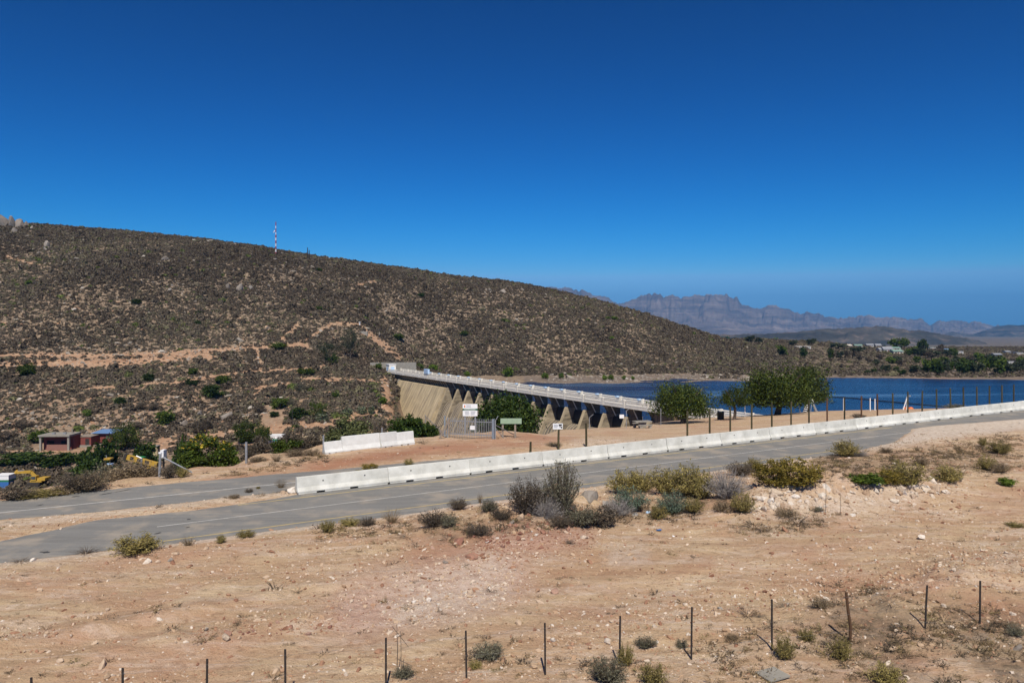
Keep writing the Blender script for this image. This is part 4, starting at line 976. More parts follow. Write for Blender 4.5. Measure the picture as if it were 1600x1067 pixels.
# fence corner with long stays at the bench edge
b = P3(249.5, 745); fe = empty('strained_fence_corner', b, 0, 'galvanised fence corner post with two long sloping stays at the road edge', 'fence')
D = b.y
def plc(mb, nm, mat, par): o = mb.obj(nm, mat, par, -par.location); return o
mb = MB(); mb.bar(P3(249, 748, D), P3(250.5, 708, D), .16, n=8); plc(mb, 'post', M_GALV, fe); mb = MB(); mb.bar(P3(250.3, 708.5, D), P3(250.6, 706.5, D), .22, n=8); plc(mb, 'cap', M_WHITE, fe)
mb = MB(); mb.bar(P3(254, 714, D), P3(300, 738, D+.5), .11, n=6); plc(mb, 'stay', M_GALV, fe); mb = MB(); mb.bar(P3(251, 730, D), P3(266, 738.5, D+3), .11, n=6); plc(mb, 'stay', M_GALV, fe)
mb = MB(); mb.bar(P3(220.5, 733, D+4), P3(221.5, 715.5, D+4), .13, n=6); mb.bar(P3(221.5, 716, D+4), P3(213, 712, D+4), .10, n=6)
o = mb.obj('bent_fence_post', M_GALV); c0 = P3(220.5, 733, D+4); o.data.transform(Matrix.Translation(-c0)); o.location = c0; tag(o, 'galvanised post with a bent top among the tan bushes', 'post')
mb_ = empty('meter_box', P3(255.5, 723, D+6), 0, 'white upright box on a dark post behind the fence corner', 'box'); k = (D+6)/F
MB().box(-2.6*k, 2.6*k, -.25, .25, 8.5*k, 20.5*k).obj('box', M_WHITE, mb_); MB().taper([(0, 0, 20.5*k), (0, 0, 21.3*k)], [2.3*k, .8*k], 10).obj('lid', M_WHITE, mb_); MB().box(-.6*k, .6*k, -.1, .1, -3, 8.4*k).obj('post', M_TRACK, mb_)
thin_post(385, 690.5, 724, 'galvanised fence post in front of the grey thicket', .13)
thin_post(505.5, 680, 709, 'galvanised fence post at the left end of the whitewashed barriers', .1)
thin_post(597, 668, 687, 'galvanised fence post behind the whitewashed barriers', .1)
thin_post(457, 640, 668, 'dark thin pole on the slope above the white container', .12, mat=M_DPOST)
# masonry channel wall in the valley
a = P3(441, 692); c = P3(507, 688); MBw = MB(); MBw.bar(Vector(a)+Vector((0, 0, .2)), Vector(c)+Vector((0, 0, .6)), 1.0, 1.7)
tag(MBw.obj('stone_channel_wall', M_DTAN), 'low tan masonry wall right of the white container', 'wall')

# ------------------------------------------------------------------ masts, beacon and crest rocks on the hill
b = P3(431, 398); k = b.y/F
ms = empty('radio_mast', b, 0, 'red and white banded radio mast on the hill crest', 'mast')
zz = [-1, 4, 8.5, 13, 17.5, 22, 26.5, 31, 35, 41, 45, 51]
def lattice(z0, z1, w, mat, par):
    mb = MB()
    for x in (-w, w):
        for y in (-w, w): mb.bar((x, y, z0), (x, y, z1), w*.75, n=4)
    n = max(1, int((z1-z0)/(3*w)))
    for i in range(n):
        a, c = z0+(z1-z0)*i/n, z0+(z1-z0)*(i+1)/n
        mb.bar((-w, -w, a), (w, -w, c), w*.5); mb.bar((w, -w, a), (w, w, c), w*.5); mb.bar((-w, w, a), (-w, -w, c), w*.5)
    return mb.obj('band', mat, par)
for i, (a, c) in enumerate(zip(zz[:-1], zz[1:])): lattice(a*k, c*k, (.95 if a < 30 else .62)*k*.62, M_RED if i % 2 == 0 else M_WHITE, ms)
MB().taper([(-1.3*k, -.4, 36.6*k), (-1.3*k, -.9, 36.6*k)], [.9*k, 1.0*k], 12).obj('dish', M_WHITE, ms); MB().taper([(-2.8*k, -.4, 34.6*k), (-2.8*k, -.8, 34.6*k)], [.6*k, .65*k], 12).obj('dish', M_WHITE, ms)
for px, tp, bs, lb in ((480.5, 387, 404, 'taller of two thin grey masts on the crest'), (483, 391, 405, 'shorter of two thin grey masts on the crest')):
    b = P3(px, bs); k2 = b.y/F; o = empty('thin_mast', b, 0, lb, 'mast')
    MB().taper([(0, 0, -1), (0, 0, (bs-tp)*k2)], [.9*k2, .6*k2], 6).obj('pole', M_DPOST, o)
    if px < 482: MB().bar((-.8*k2, 0, 3*k2), (-.3*k2, 0, 7*k2), .8*k2).obj('antenna', M_DPOST, o)
b = P3(562, 509); k = b.y/F
bc = empty('white_beacon', b, 0, 'small white survey beacon above the bare slope', 'beacon')
MB().taper([(0, 0, -.5), (0, 0, 5*k)], [1.2*k, .8*k], 8).obj('body', M_WHITE, bc); MB().box(-1.2*k, 1.2*k, -.4, .4, 5*k, 6*k).obj('cap', M_WHITE, bc)
b = P3(565, 520); MB_ = MB().box(-11*k, 9*k, -.4, .6, -1.5, 2.4*k); tag(MB_.obj('stone_terrace_wall', M_GCONC, None, b, (0, 0, .05)), 'grey stone terrace wall below the white beacon', 'wall')

# ------------------------------------------------------------------ rocks
def rock_mesh(seed, flat=.65, sub=2, mat=None, name='rock', rough=.35):
    r = random.Random(seed); bm = bmesh.new(); bmesh.ops.create_icosphere(bm, subdivisions=sub, radius=1)
    off = Vector((r.uniform(-50, 50), r.uniform(-50, 50), r.uniform(-50, 50)))
    from mathutils import noise as mn
    sx, sy = r.uniform(.75, 1.25), r.uniform(.65, 1.05)
    planes = [(Vector((r.uniform(-1, 1), r.uniform(-1, 1), r.uniform(-.6, 1))).normalized(), r.uniform(.35, .7)) for _ in range(10)]
    for v in bm.verts:
        p = v.co.copy(); p *= 1+rough*mn.noise(p*1.3+off)
        for n, d in planes:
            e = p.dot(n)-d
            if e > 0: p -= n*e*.92
        v.co = Vector((p.x*sx, p.y*sy, p.z*flat))
    m = bpy.data.meshes.new(name); bm.to_mesh(m); bm.free()
    if mat: m.materials.append(mat)
    return m
def stonemat(name, cols, var=.2):
    m, t, p = nodes(name); v = objvec(t); oi = t.nodes.new('ShaderNodeObjectInfo')
    c = ramp(t, oi.outputs['Random'], [((i+.5)/len(cols), q) for i, q in enumerate(cols)])
    a = noise(t, v, 2.2, 6, .7)
    c = mixc(t, ramp(t, a, [(.35, .55), (.55, 0.)]), c, (.20, .15, .11)); c = mixc(t, ramp(t, a, [(.6, 0.), (.75, .35)]), c, (.62, .55, .47))
    t.links.new(c, p.inputs['Base Color']); p.inputs['Roughness'].default_value = .9; p.inputs['Specular IOR Level'].default_value = .15
    bump(t, p, noise(t, v, 6, 5, .7), .5, .06); return m
M_SPALE = stonemat('pale_stone', [(.56, .46, .36), (.64, .56, .47), (.70, .64, .57), (.50, .38, .28)])
M_SRED = stonemat('reddish_stone', [(.28, .13, .09), (.36, .19, .13), (.42, .27, .20), (.24, .105, .075)])
M_STAN = stonemat('tan_stone', [(.42, .29, .19), (.36, .25, .17), (.48, .35, .24), (.50, .40, .30)])
M_SGREY = stonemat('grey_stone', [(.23, .20, .17), (.31, .275, .235), (.19, .165, .145), (.36, .33, .29)])
RK = {}
for nm, mm in (('pale', M_SPALE), ('red', M_SRED), ('tan', M_STAN), ('grey', M_SGREY)):
    RK[nm] = [rock_mesh(100+i, mat=mm, sub=2) for i in range(7)]
def rock(px, py, wpx, kind, lb, grp, hr=.75, name='rock', sink=.25):
    x, y, z = hit(px, py); r = wpx*y/F/2
    o = obj(name, R.choice(RK[kind]), None, (x, y+r*.5, z+r*hr*.38-sink*r*.1), (R.uniform(-.5, .5), R.uniform(-.5, .5), R.uniform(0, 6.28)), (r, r*R.uniform(.8, 1.1), r*hr*1.25))
    return tag(o, lb, 'rock', grp)
G_R = 'single rocks on the dirt clearing'
for a in [(227, 881, 17, 'pale', 'pale angular rock left of its darker neighbour below the roadside bush'), (265, 877, 16, 'grey', 'grey and white rock right of the pale angular one below the roadside bush'), (49, 877, 14, 'pale', 'flat white stone at the road edge on the left'),
          (716, 852, 32, 'red', 'largest pinkish rock on the bank below the dark shrub'), (676, 858, 13, 'red', 'small reddish rock left of the largest pinkish rock'), (737, 873, 24, 'red', 'rounded brownish pink rock below the largest pinkish rock'), (697, 881, 12, 'grey', 'dark blue grey flat stone on the pink rubble'),
          (321, 986, 13, 'grey', 'dark grey rock beside red rubble at the lower left'), (354, 1000, 20, 'tan', 'tan blocky stone in red rubble at the lower left'), (247, 971, 12, 'pale', 'pale tan stone alone on the smooth clearing'), (453, 982, 15, 'red', 'dark oval red stone near the steel post'), (480, 994, 18, 'red', 'pinkish slab right of the dark oval red stone'),
          (869, 927, 20, 'red', 'dark red flat stone in the middle of the clearing'), (995, 932, 16, 'tan', 'tan half buried stone with a dark hole beside it'), (946, 878, 14, 'tan', 'rounded tan stone below the blue green bush'), (914, 842, 17, 'pale', 'pale rounded stone at the foot of the grey shrubs'),
          (1057, 946, 10, 'pale', 'white oval stone beside a steel post'), (1126, 953, 14, 'grey', 'purple grey boulder right of the white oval stone'), (1585, 962, 14, 'pale', 'white boulder with a shadow at the right edge'), (1592, 1016, 18, 'grey', 'grey stone at the lower right corner'), (1477, 949, 12, 'pale', 'pale white stone between two fence posts'), (1466, 920, 11, 'pale', 'white leaning slab above the tall fence post'),
          (1335, 807, 13, 'pale', 'pale block at the foot of the rubble heap'), (1441, 843, 18, 'pale', 'flat white slab on the track'), (1360, 858, 10, 'pale', 'cream stone alone on the track'), (1500, 752, 18, 'grey', 'dark grey stone beside the olive tuft on the right'), (455, 771, 22, 'pale', 'rounded pale boulder at the end of the barriers'), (441, 771, 13, 'tan', 'tan stone beside the rounded pale boulder'),
          (1216, 775, 28, 'tan', 'large tan block on the rubble heap under the mustard bush'), (1207, 787, 20, 'pale', 'pale block at the left end of the rubble heap'), (1222, 792, 15, 'tan', 'brown block standing on edge at the left end of the rubble heap'), (1373, 760, 18, 'pale', 'upright pale block on top of the rubble heap'), (1240, 770, 12, 'pale', 'cream slab on top of the rubble heap'), (1338, 762, 15, 'tan', 'tan block near the middle of the rubble heap'),
          (815, 833, 17, 'tan', 'square tan block beneath the dark rubble'), (1075, 993, 11, 'pale', 'pale stone right of the middle steel posts'), (865, 1003, 15, 'pale', 'pale stone cluster member at the foot of a steel post'), (1192, 1040, 12, 'tan', 'cream stone beside the grey tile')]:
    rock(*a, G_R)
for a in [(920, 785, 50, 'grey', 'large grey tan boulder right of the tall dark shrub'), (868, 768, 36, 'tan', 'tan boulder half hidden left of the tall dark shrub'), (945, 790, 26, 'grey', 'grey boulder right of the large tan boulder'), (992, 805, 18, 'grey', 'grey flat boulder below the blue green bush'),
          (815, 812, 24, 'tan', 'cracked tan boulder below the dark thin shrub'), (838, 815, 26, 'tan', 'second cracked tan boulder below the dark thin shrub'), (800, 818, 18, 'grey', 'grey boulder at the left of the cracked boulders'), (860, 818, 24, 'tan', 'low tan boulder right of the cracked boulders'), (942, 822, 22, 'grey', 'dark low boulder under the grey shrubs')]:
    rock(*a, 'boulders among the roadside shrubs', .85, 'boulder', 3.2)
# rubble: many alike stones that nothing tells apart share a description
def rubble(region, n, kinds, wr, lb, grp):
    for k in range(n):
        px, py = region(); w = R.uniform(*wr) if R.random() < .75 else R.uniform(wr[0], wr[1]*1.5)
        rock(px, py, w, R.choice(kinds), lb, grp, R.uniform(.65, 1.1), 'rubble_stone')
def around(pts, sx, sy):
    def f():
        i = R.randrange(len(pts)-1); k = R.random(); return pts[i][0]+(pts[i+1][0]-pts[i][0])*k+R.gauss(0, sx), pts[i][1]+(pts[i+1][1]-pts[i][1])*k+R.gauss(0, sy)
    return f
rubble(around([(1180, 793), (1240, 780), (1300, 778), (1400, 772), (1490, 765)], 8, 8), 130, ['pale', 'pale', 'tan', 'pale'], (7, 16), 'angular pale stone in the rubble heap below the mustard bush', 'stones of the pale rubble heap')
rubble(around([(760, 850), (830, 835), (900, 828)], 16, 10), 60, ['red', 'red', 'pale', 'red'], (5, 11), 'reddish stone in the pink rubble below the dark shrubs', 'stones of the pink rubble')
rubble(around([(640, 955), (700, 935), (770, 912)], 26, 16), 34, ['pale'], (4, 9), 'white stone in the chalky patch of the clearing', 'stones of the chalky patch')
rubble(around([(310, 992), (420, 985), (520, 975)], 16, 8), 30, ['red', 'tan', 'red'], (5, 10), 'small reddish stone in the red rubble streak at the lower left', 'stones of the red rubble streak')
rubble(around([(880, 1000), (1000, 960), (1120, 940), (1300, 910), (1500, 890)], 26, 18), 60, ['pale', 'tan', 'pale', 'red'], (4, 9), 'small loose stone scattered above the foreground wire fence', 'loose stones above the wire fence')
# bare boulders along the hill crest and outcrops
b0 = P3(20, 357)
def crag(px, py, w, h, lb):
    x, y, z = hit(px, py); k = y/F; h = h*1.7
    o = obj('crag', R.choice(RK['grey']), None, (x, y+w*k*.3, z+h*k*.28), (R.uniform(-.2, .2), R.uniform(-.2, .2), R.uniform(0, 6)), (w*k/2, w*k/2*.8, h*k)); return tag(o, lb, 'rock', 'bare grey crags on the hill')
for px, py, w, h, lb in ((3, 355, 26, 15, 'leftmost grey crag on the crest at the photo edge'), (15, 356, 22, 17, 'tallest pale grey crag on the left crest'), (27, 357, 20, 14, 'rounded grey crag right of the tallest one on the left crest'), (-12, 354, 30, 18, 'grey crag cut by the left photo edge'), (38, 357, 13, 8, 'smaller grey crag toward the right end of the left crest'), (47, 359, 12, 5, 'low grey crag at the right end of the left crest'),
                         (20, 363, 14, 6, 'low grey crag below the tallest one on the left crest'), (257, 407, 20, 5, 'flat pale outcrop on the upper slope below the left crest'), (355, 452, 14, 8, 'squat grey outcrop left of its neighbours below the mast'), (372, 454, 15, 8, 'grey outcrop in the middle of the row below the mast'), (390, 452, 13, 6, 'grey outcrop right of its neighbours below the mast'), (72, 387, 14, 8, 'pale outcrop under the left part of the crest'),
                         (765, 455, 12, 4, 'pale outcrop near the right shoulder of the hill'), (785, 458, 14, 5, 'wide pale outcrop near the right shoulder of the hill'), (592, 527, 9, 7, 'pale rounded boulder right of the terrace wall'), (310, 652, 22, 9, 'dark grey ledge above the valley track on the left'), (350, 655, 26, 8, 'dark grey ledge left of the pepper tree'), (285, 668, 18, 9, 'orange grey ledge above the track')):
    crag(px, py, w, h, lb)

# small litter
for px, py, w, h, mm, lb in ((1030, 829, 9, 5, M_CBLUE, 'crumpled blue plastic bag on the dirt below the shrubs'), (1052, 838, 6, 4, M_WHITE, 'crumpled white paper left of its neighbour on the dirt'), (1066, 842, 6, 4, M_WHITE, 'crumpled white paper right of its neighbour on the dirt'), (1012, 800, 16, 4, M_PBLUE, 'flat pale blue plastic scrap under the blue green bush')):
    x, y, z = hit(px, py); r = w*y/F/2; m = rock_mesh(px, .5, 2, mm, 'litter_scrap', .8); o = obj('litter_scrap', m, None, (x, y, z+.02), (0, 0, R.random()*6), (r, r, h*y/F*.8)); tag(o, lb, 'litter')
x, y, z = hit(1207, 1056); o = MB().box(-.33, .33, -.28, .28, 0, .035).obj('grey_tile', M_GCONC, None, (x, y, z+.03), (.03, -.02, .45)); tag(o, 'flat grey square tile lying on the sand', 'tile')

# ------------------------------------------------------------------ plants
def quads(c, size, asp=.5, up=.3, g=None):
    """leaf quads at centres c"""
    g = g or rng; n = len(c)
    a = g.normal(size=(n, 3)); a[:, 2] += up; a /= np.linalg.norm(a, axis=1)[:, None]
    b = g.normal(size=(n, 3)); b -= a*(a*b).sum(1)[:, None]; b /= np.linalg.norm(b, axis=1)[:, None]
    s = (size*g.uniform(.6, 1.35, n))[:, None]
    a = a*s; b = b*s*asp
    v = np.stack([c-a, c-a*.1+b, c+a, c-a*.1-b], 1).reshape(-1, 3)
    return v, np.arange(4*n).reshape(n, 4)
def crown_pts(g, n, rx, ry, rz, clumps, cs, hollow=.45, droop=0, flatbase=.0):
    d = g.normal(size=(clumps, 3)); d /= np.linalg.norm(d, axis=1)[:, None]
    r = g.uniform(hollow, 1, clumps)**.6
    cc = d*r[:, None]; cc[:, 2] = np.where(cc[:, 2] < -flatbase, -flatbase+(cc[:, 2]+flatbase)*.3, cc[:, 2]) if flatbase else cc[:, 2]
    lump = g.uniform(.62, 1.2, clumps)[:, None]
    cc = cc*lump*np.array([rx, ry, rz])
    k = g.integers(0, clumps, n)
    off = g.normal(size=(n, 3))*cs*np.array([1, 1, .75])*g.uniform(.5, 1.2, clumps)[k][:, None]
    if droop: off[:, 2] -= np.abs(g.normal(size=n))*droop*cs
    return cc[k]+off
M_BARK = simple('grey_bark', (.11, .085, .065), (.06, .048, .038), 4, .9, .4, .03, stretch=(1, 1, .3))
M_TWIG = simple('dry_twigs', (.16, .125, .095), (.085, .066, .05), 5, .9, var=.2)
M_GTWIG = simple('silver_dead_twigs', (.34, .31, .29), (.20, .18, .165), 5, .9, var=.15)
LG = [(0., (.022, .040, .006)), (.35, (.048, .078, .009)), (.7, (.08, .118, .014)), (1., (.13, .165, .03))]
M_LGREEN = leafmat('green_leaves', LG)
M_LPEPPER = leafmat('pepper_tree_leaves', [(0., (.014, .024, .004)), (.4, (.036, .056, .008)), (.75, (.068, .094, .013)), (1., (.14, .165, .035))], .15)
M_LDARK = leafmat('dark_green_leaves', [(0., (.012, .026, .005)), (.5, (.027, .050, .008)), (.85, (.052, .085, .014)), (1., (.11, .145, .035))])
M_LOLIVE = leafmat('olive_yellow_leaves', [(0., (.13, .11, .035)), (.4, (.235, .195, .06)), (.75, (.33, .27, .09)), (1., (.42, .34, .14))])
M_LMUST = leafmat('mustard_leaves', [(0., (.07, .065, .015)), (.4, (.16, .13, .025)), (.75, (.27, .20, .035)), (1., (.36, .27, .06))])
M_LBLUE = leafmat('blue_green_leaves', [(0., (.055, .08, .055)), (.5, (.10, .145, .10)), (1., (.17, .22, .16))])
M_LGREY = leafmat('grey_green_leaves', [(0., (.075, .072, .048)), (.5, (.145, .138, .09)), (1., (.25, .235, .165))])
M_LTAN = leafmat('dry_tan_leaves', [(0., (.14, .10, .055)), (.5, (.25, .185, .11)), (1., (.38, .30, .20))])
M_LBROWN = leafmat('brown_dry_leaves', [(0., (.045, .036, .026)), (.5, (.10, .08, .058)), (1., (.17, .14, .105))])
M_LEUC = leafmat('gum_leaves', [(0., (.03, .04, .022)), (.5, (.055, .07, .036)), (1., (.105, .12, .07))])
M_LACAC = leafmat('acacia_leaves', [(0., (.04, .048, .018)), (.5, (.085, .098, .034)), (1., (.16, .175, .075))])
M_LFLOW = leafmat('yellow_flowers', [(0., (.45, .30, .03)), (1., (.62, .46, .06))], .05)
M_LCACT = leafmat('cactus_pads', [(0., (.07, .095, .055)), (.5, (.12, .15, .085)), (1., (.19, .21, .13))])

def twigs(g, n, w, h, r0, spread=1., up=.35, segs=3, curl=.25):
    vs = []; fs = []; tips = []
    for i in range(n):
        a = g.uniform(0, 6.283); e = g.uniform(.1, 1.)**.6*spread
        d = np.array([math.cos(a)*e*w*.5, math.sin(a)*e*w*.5, h*(1-.5*e*e)*g.uniform(.65, 1.05)])
        b0 = np.array([math.cos(a), math.sin(a), 0])*g.uniform(0, .12)*w
        path = []
        for k in range(segs+1):
            f = k/segs; p = b0+d*np.array([f**(1+up*.5), f**(1+up*.5), f**.9]) + g.normal(size=3)*curl*.08*h*f
            path.append(p)
        tips.append(path); side = np.cross(d, g.normal(size=3)); side /= np.linalg.norm(side)+1e-9; s2 = np.cross(d, side); s2 /= np.linalg.norm(s2)+1e-9
        base = len(vs)
        for k, p in enumerate(path):
            r = r0*(1-.75*k/segs)
            for q in range(3): vs.append(p+(side*math.cos(q*2.094)+s2*math.sin(q*2.094))*r)
        for k in range(segs):
            for q in range(3): fs.append((base+k*3+q, base+k*3+(q+1) % 3, base+k*3+3+(q+1) % 3, base+k*3+3+q))
    return np.array(vs), np.array(fs), tips
def along(g, tips, n, f0=.35, jit=.03):
    c = np.zeros((n, 3))
    for i in range(n):
        p = tips[g.integers(len(tips))]; f = g.uniform(f0, 1)*(len(p)-1); k = min(int(f), len(p)-2); c[i] = p[k]+(p[k+1]-p[k])*(f-k)
    return c+g.normal(size=(n, 3))*jit
PLANT = {}
def shrub_kind(name, seed, variants, fn): PLANT[name] = [fn(np.random.default_rng(seed+i), i) for i in range(variants)]
# unit plants: one metre wide, one metre high
def wispy(leaf, twig, nt, nl, ls, spread=1., f0=.3, asp=.3, r0=.008, up=.8, jit=.035):
    def f(g, i):
        v, q, tips = twigs(g, nt, 1., 1., r0, spread)
        c = along(g, tips, nl, f0, jit); lv, lf = quads(c, ls, asp, up, g)
        return mesh('stems', v, q, twig), mesh('foliage', lv, lf, leaf)
    return f
def bushy(leaf, nl, ls, clumps, cs, hollow=.5, asp=.55, droop=0, extra=None):
    def f(g, i):
        v, q, tips = twigs(g, 14, .8, .75, .016, 1.)
        c = crown_pts(g, nl, .44, .44, .46, clumps, cs, hollow, droop, .55); c[:, 2] += .47; c[:, 2] = np.where(c[:, 2] < .02, .02+np.abs(c[:, 2])*.3, c[:, 2])
        lv, lf = quads(c, ls, asp, .3, g)
        r = [mesh('stems', v, q, M_TWIG), mesh('foliage', lv, lf, leaf)]
        if extra:
            k = g.integers(0, nl, nl//9); c2 = c[k]; c2 = c2[c2[:, 2] > .6]; lv, lf = quads(c2+g.normal(size=c2.shape)*.015, ls*.9, .8, .3, g); r.append(mesh('blossom', lv, lf, extra))
        return tuple(r)
    return f
shrub_kind('olive', 10, 4, wispy(M_LOLIVE, M_TWIG, 110, 3400, .036, 1.1, .2))
shrub_kind('dark', 20, 3, wispy(M_LBROWN, M_TWIG, 150, 2000, .028, 1.05, .35, .4, .009))
shrub_kind('tall', 30, 2, wispy(M_LGREY, M_TWIG, 120, 3200, .026, .95, .3, .4, .012))
shrub_kind('greygreen', 40, 3, wispy(M_LGREY, M_TWIG, 120, 2800, .034, 1.1, .25, .35, .009))
shrub_kind('grey', 50, 3, wispy(M_GTWIG, M_GTWIG, 260, 2200, .04, 1.2, .3, .10, .008, .3, .05))
shrub_kind('blue', 60, 2, wispy(M_LBLUE, M_TWIG, 140, 3000, .044, 1.05, .2, .18, .008, 1.6))
shrub_kind('mustard', 70, 2, bushy(M_LMUST, 5200, .027, 90, .07, .75))
shrub_kind('green', 80, 4, bushy(M_LGREEN, 3200, .046, 45, .085))
shrub_kind('darkgreen', 90, 4, bushy(M_LDARK, 3200, .048, 45, .085))
shrub_kind('weeping', 100, 3, bushy(M_LPEPPER, 3600, .036, 60, .07, .6, .35, 1.3))
shrub_kind('flower', 110, 1, bushy(M_LGREEN, 4600, .032, 60, .08, .6, .5, 0, M_LFLOW))
shrub_kind('tan', 120, 3, wispy(M_LTAN, M_TWIG, 150, 2600, .034, 1.15, .2, .35, .008))
shrub_kind('brown', 130, 3, bushy(M_LBROWN, 2400, .042, 40, .09, .5, .4))
shrub_kind('tuft', 140, 3, wispy(M_LTAN, M_LTAN, 120, 160, .05, 1., .3, .1, .006, 1.5))
shrub_kind('acacia', 150, 2, bushy(M_LACAC, 5600, .034, 80, .08, .6, .45))
shrub_kind('cactus', 160, 2, bushy(M_LCACT, 330, .065, 20, .11, .4, .85))
shrub_kind('bright', 170, 2, bushy(leafmat('bright_green_leaves', [(0., (.05, .09, .012)), (.5, (.11, .18, .02)), (1., (.19, .26, .04))]), 2800, .046, 40, .08))
shrub_kind('brush', 180, 2, wispy(M_TWIG, M_TWIG, 70, 200, .03, 1.6, .4, .12, .010, .1, .05))
GF_ = GF = 'shrubs on the bank beside the road'
def plant(px, base, w, h, kind, lb, cat='bush', grp='shrubs', name='bush', depth=None):
    """w, h in photo pixels; stands on the land at the pixel of its foot"""
    x, y, z = hit(px, base) if depth is None else at(px, depth)
    k = y/F; ms_ = R.choice(PLANT[kind]); rz = R.uniform(0, 6.28)
    if depth is not None: h = max(h*.6, (CZ+(YH-(base-h))/F*y-z)/k)
    o = empty(name, (x, y+w*k*.2, z-.02), rz, lb, cat, grp)
    if grp is GF_ and kind not in ('brush',): w, h = w*1.18, h*1.12
    o.scale = (w*k, w*k, h*k)
    for nm, m in zip(('stems', 'foliage', 'blossom'), ms_): obj(nm, m, o)
    return o
for a in [(822, 806, 50, 60, 'dark', 'dark thin leafed shrub left of the tall dark shrub'), (878, 810, 52, 86, 'tall', 'tallest dark shrub with airy twigs rising before the road'), (853, 812, 44, 40, 'grey', 'low silver grey twig shrub at the foot of the tall dark shrub'), (848, 795, 34, 36, 'greygreen', 'grey green shrub tucked between the two dark shrubs'), (908, 824, 50, 34, 'greygreen', 'pale grey green sprawling shrub right of the tall dark shrub'),
          (876, 826, 36, 22, 'dark', 'low brown shrub under the tall dark shrub'), (945, 824, 40, 28, 'brown', 'low brown rounded shrub under the blue green bush'), (966, 806, 40, 30, 'grey', 'silver twig shrub beside the blue green bush'), (978, 772, 48, 36, 'olive', 'yellow olive shrub at the left end of the row by the road'), (1003, 770, 40, 34, 'olive', 'yellow olive shrub second from the left in the row by the road'), (1042, 773, 52, 42, 'olive', 'yellow olive shrub in the middle of the row by the road'),
          (1078, 776, 58, 48, 'olive', 'yellow olive shrub largest of the row by the road'), (1102, 780, 40, 44, 'olive', 'yellow olive shrub beside the silver grey ball shrub'), (1139, 780, 52, 50, 'grey', 'round silver grey twig ball next to the yellow shrubs'), (986, 800, 50, 38, 'blue', 'blue green bush with upright stems left of its twin'), (1051, 804, 40, 36, 'blue', 'blue green bush with upright stems right of its twin'), (1030, 812, 26, 22, 'olive', 'small olive shrub between the blue green bushes'),
          (1085, 802, 30, 26, 'olive', 'small olive shrub right of the blue green bushes'), (1130, 800, 26, 20, 'tan', 'pale tan low shrub below the silver ball'), (1180, 738, 26, 22, 'olive', 'small olive shrub at the road edge left of the mustard bush'), (1160, 744, 44, 22, 'dark', 'dark low shrub at the road edge behind the silver ball'), (1210, 762, 50, 38, 'mustard', 'left lobe of the big mustard bush'), (1250, 762, 70, 40, 'mustard', 'big dense mustard coloured bush above the rubble heap'),  # the two mustard objects here are one bush, left lobe and main body
          (1163, 802, 34, 34, 'olive', 'olive shrub at the left end of the rubble heap'), (1324, 714, 38, 26, 'olive', 'olive shrub standing alone at the road edge on the right'), (1345, 713, 22, 10, 'grey', 'low grey shrub beside the lone roadside shrub'), (1424, 760, 62, 38, 'olive', 'wide olive shrub behind the rubble heap'), (1395, 758, 34, 22, 'mustard', 'mustard shrub left of the wide olive shrub'), (1360, 757, 50, 16, 'green', 'low green shrub behind the rubble heap'), (1486, 755, 38, 28, 'olive', 'olive shrub right of the wide olive shrub'),
          (1544, 735, 26, 24, 'olive', 'olive tuft left of its paler neighbour on the right slope'), (1566, 739, 24, 18, 'tan', 'pale tuft right of the olive tuft on the right slope'), (1566, 710, 32, 20, 'olive', 'olive shrub near the right edge below the sandy shoulder'), (1537, 697, 12, 14, 'olive', 'small upright olive tuft at the sandy shoulder'), (1576, 760, 24, 13, 'bright', 'small bright green bush on the right slope'), (1590, 824, 26, 8, 'olive', 'low olive tuft on the track at the right edge'), (1385, 708, 16, 10, 'tan', 'small tan tuft on the sandy road edge'), (1440, 728, 20, 16, 'tan', 'small tan tuft above the wide olive shrub'),
          (205, 868, 62, 30, 'olive', 'sprawling olive bush at the left road edge'), (228, 858, 30, 18, 'olive', 'small olive bush right of the sprawling one at the left road edge'), (130, 866, 46, 12, 'brush', 'dead twigs lying at the left road edge'), (26, 880, 40, 8, 'brush', 'dead twigs on the asphalt at the far left'), (292, 853, 22, 16, 'tuft', 'pale grass tuft near the left road edge'), (344, 849, 14, 14, 'olive', 'small olive tuft below the yellow line'), (382, 840, 24, 12, 'olive', 'low olive tuft at the road edge'),
          (511, 832, 22, 20, 'olive', 'small olive tuft on the gravel shoulder'), (545, 822, 30, 12, 'olive', 'low olive shrub on the gravel shoulder'), (573, 822, 24, 14, 'dark', 'low dark shrub on the gravel shoulder'), (612, 818, 30, 24, 'tuft', 'olive and tan grass tuft at the road edge'), (676, 824, 46, 26, 'dark', 'dark sprawling shrub on the bank left of the boulders'), (700, 824, 24, 22, 'greygreen', 'grey green tuft beside the dark sprawling shrub'), (716, 797, 28, 20, 'dark', 'small dark shrub at the road edge left of the shrub thicket'), (750, 786, 9, 18, 'tuft', 'thin upright grass tuft at the road edge'), (764, 800, 28, 20, 'greygreen', 'grey green shrub at the left of the thicket'), (745, 838, 40, 18, 'dark', 'dark low shrub above the pink rocks'),
          (784, 812, 34, 18, 'dark', 'dark low shrub beside the cracked boulders'), (700, 845, 36, 12, 'brush', 'dead brush on the bank above the pinkish rocks'), (635, 840, 34, 10, 'brush', 'dead brush on the bank below the grass tuft'), (890, 850, 24, 12, 'brush', 'small dead brush below the pale rounded stone'), (1230, 808, 34, 14, 'tan', 'tan low shrub at the foot of the rubble heap'), (1277, 799, 20, 8, 'greygreen', 'small grey green tuft on the rubble'), (1250, 820, 60, 14, 'brush', 'dead brush at the foot of the rubble heap'), (1180, 826, 50, 14, 'brush', 'dead brush below the olive shrub by the rubble')]:
    plant(*a, grp=GF)
GS = 'tufts on the sand between the roads'
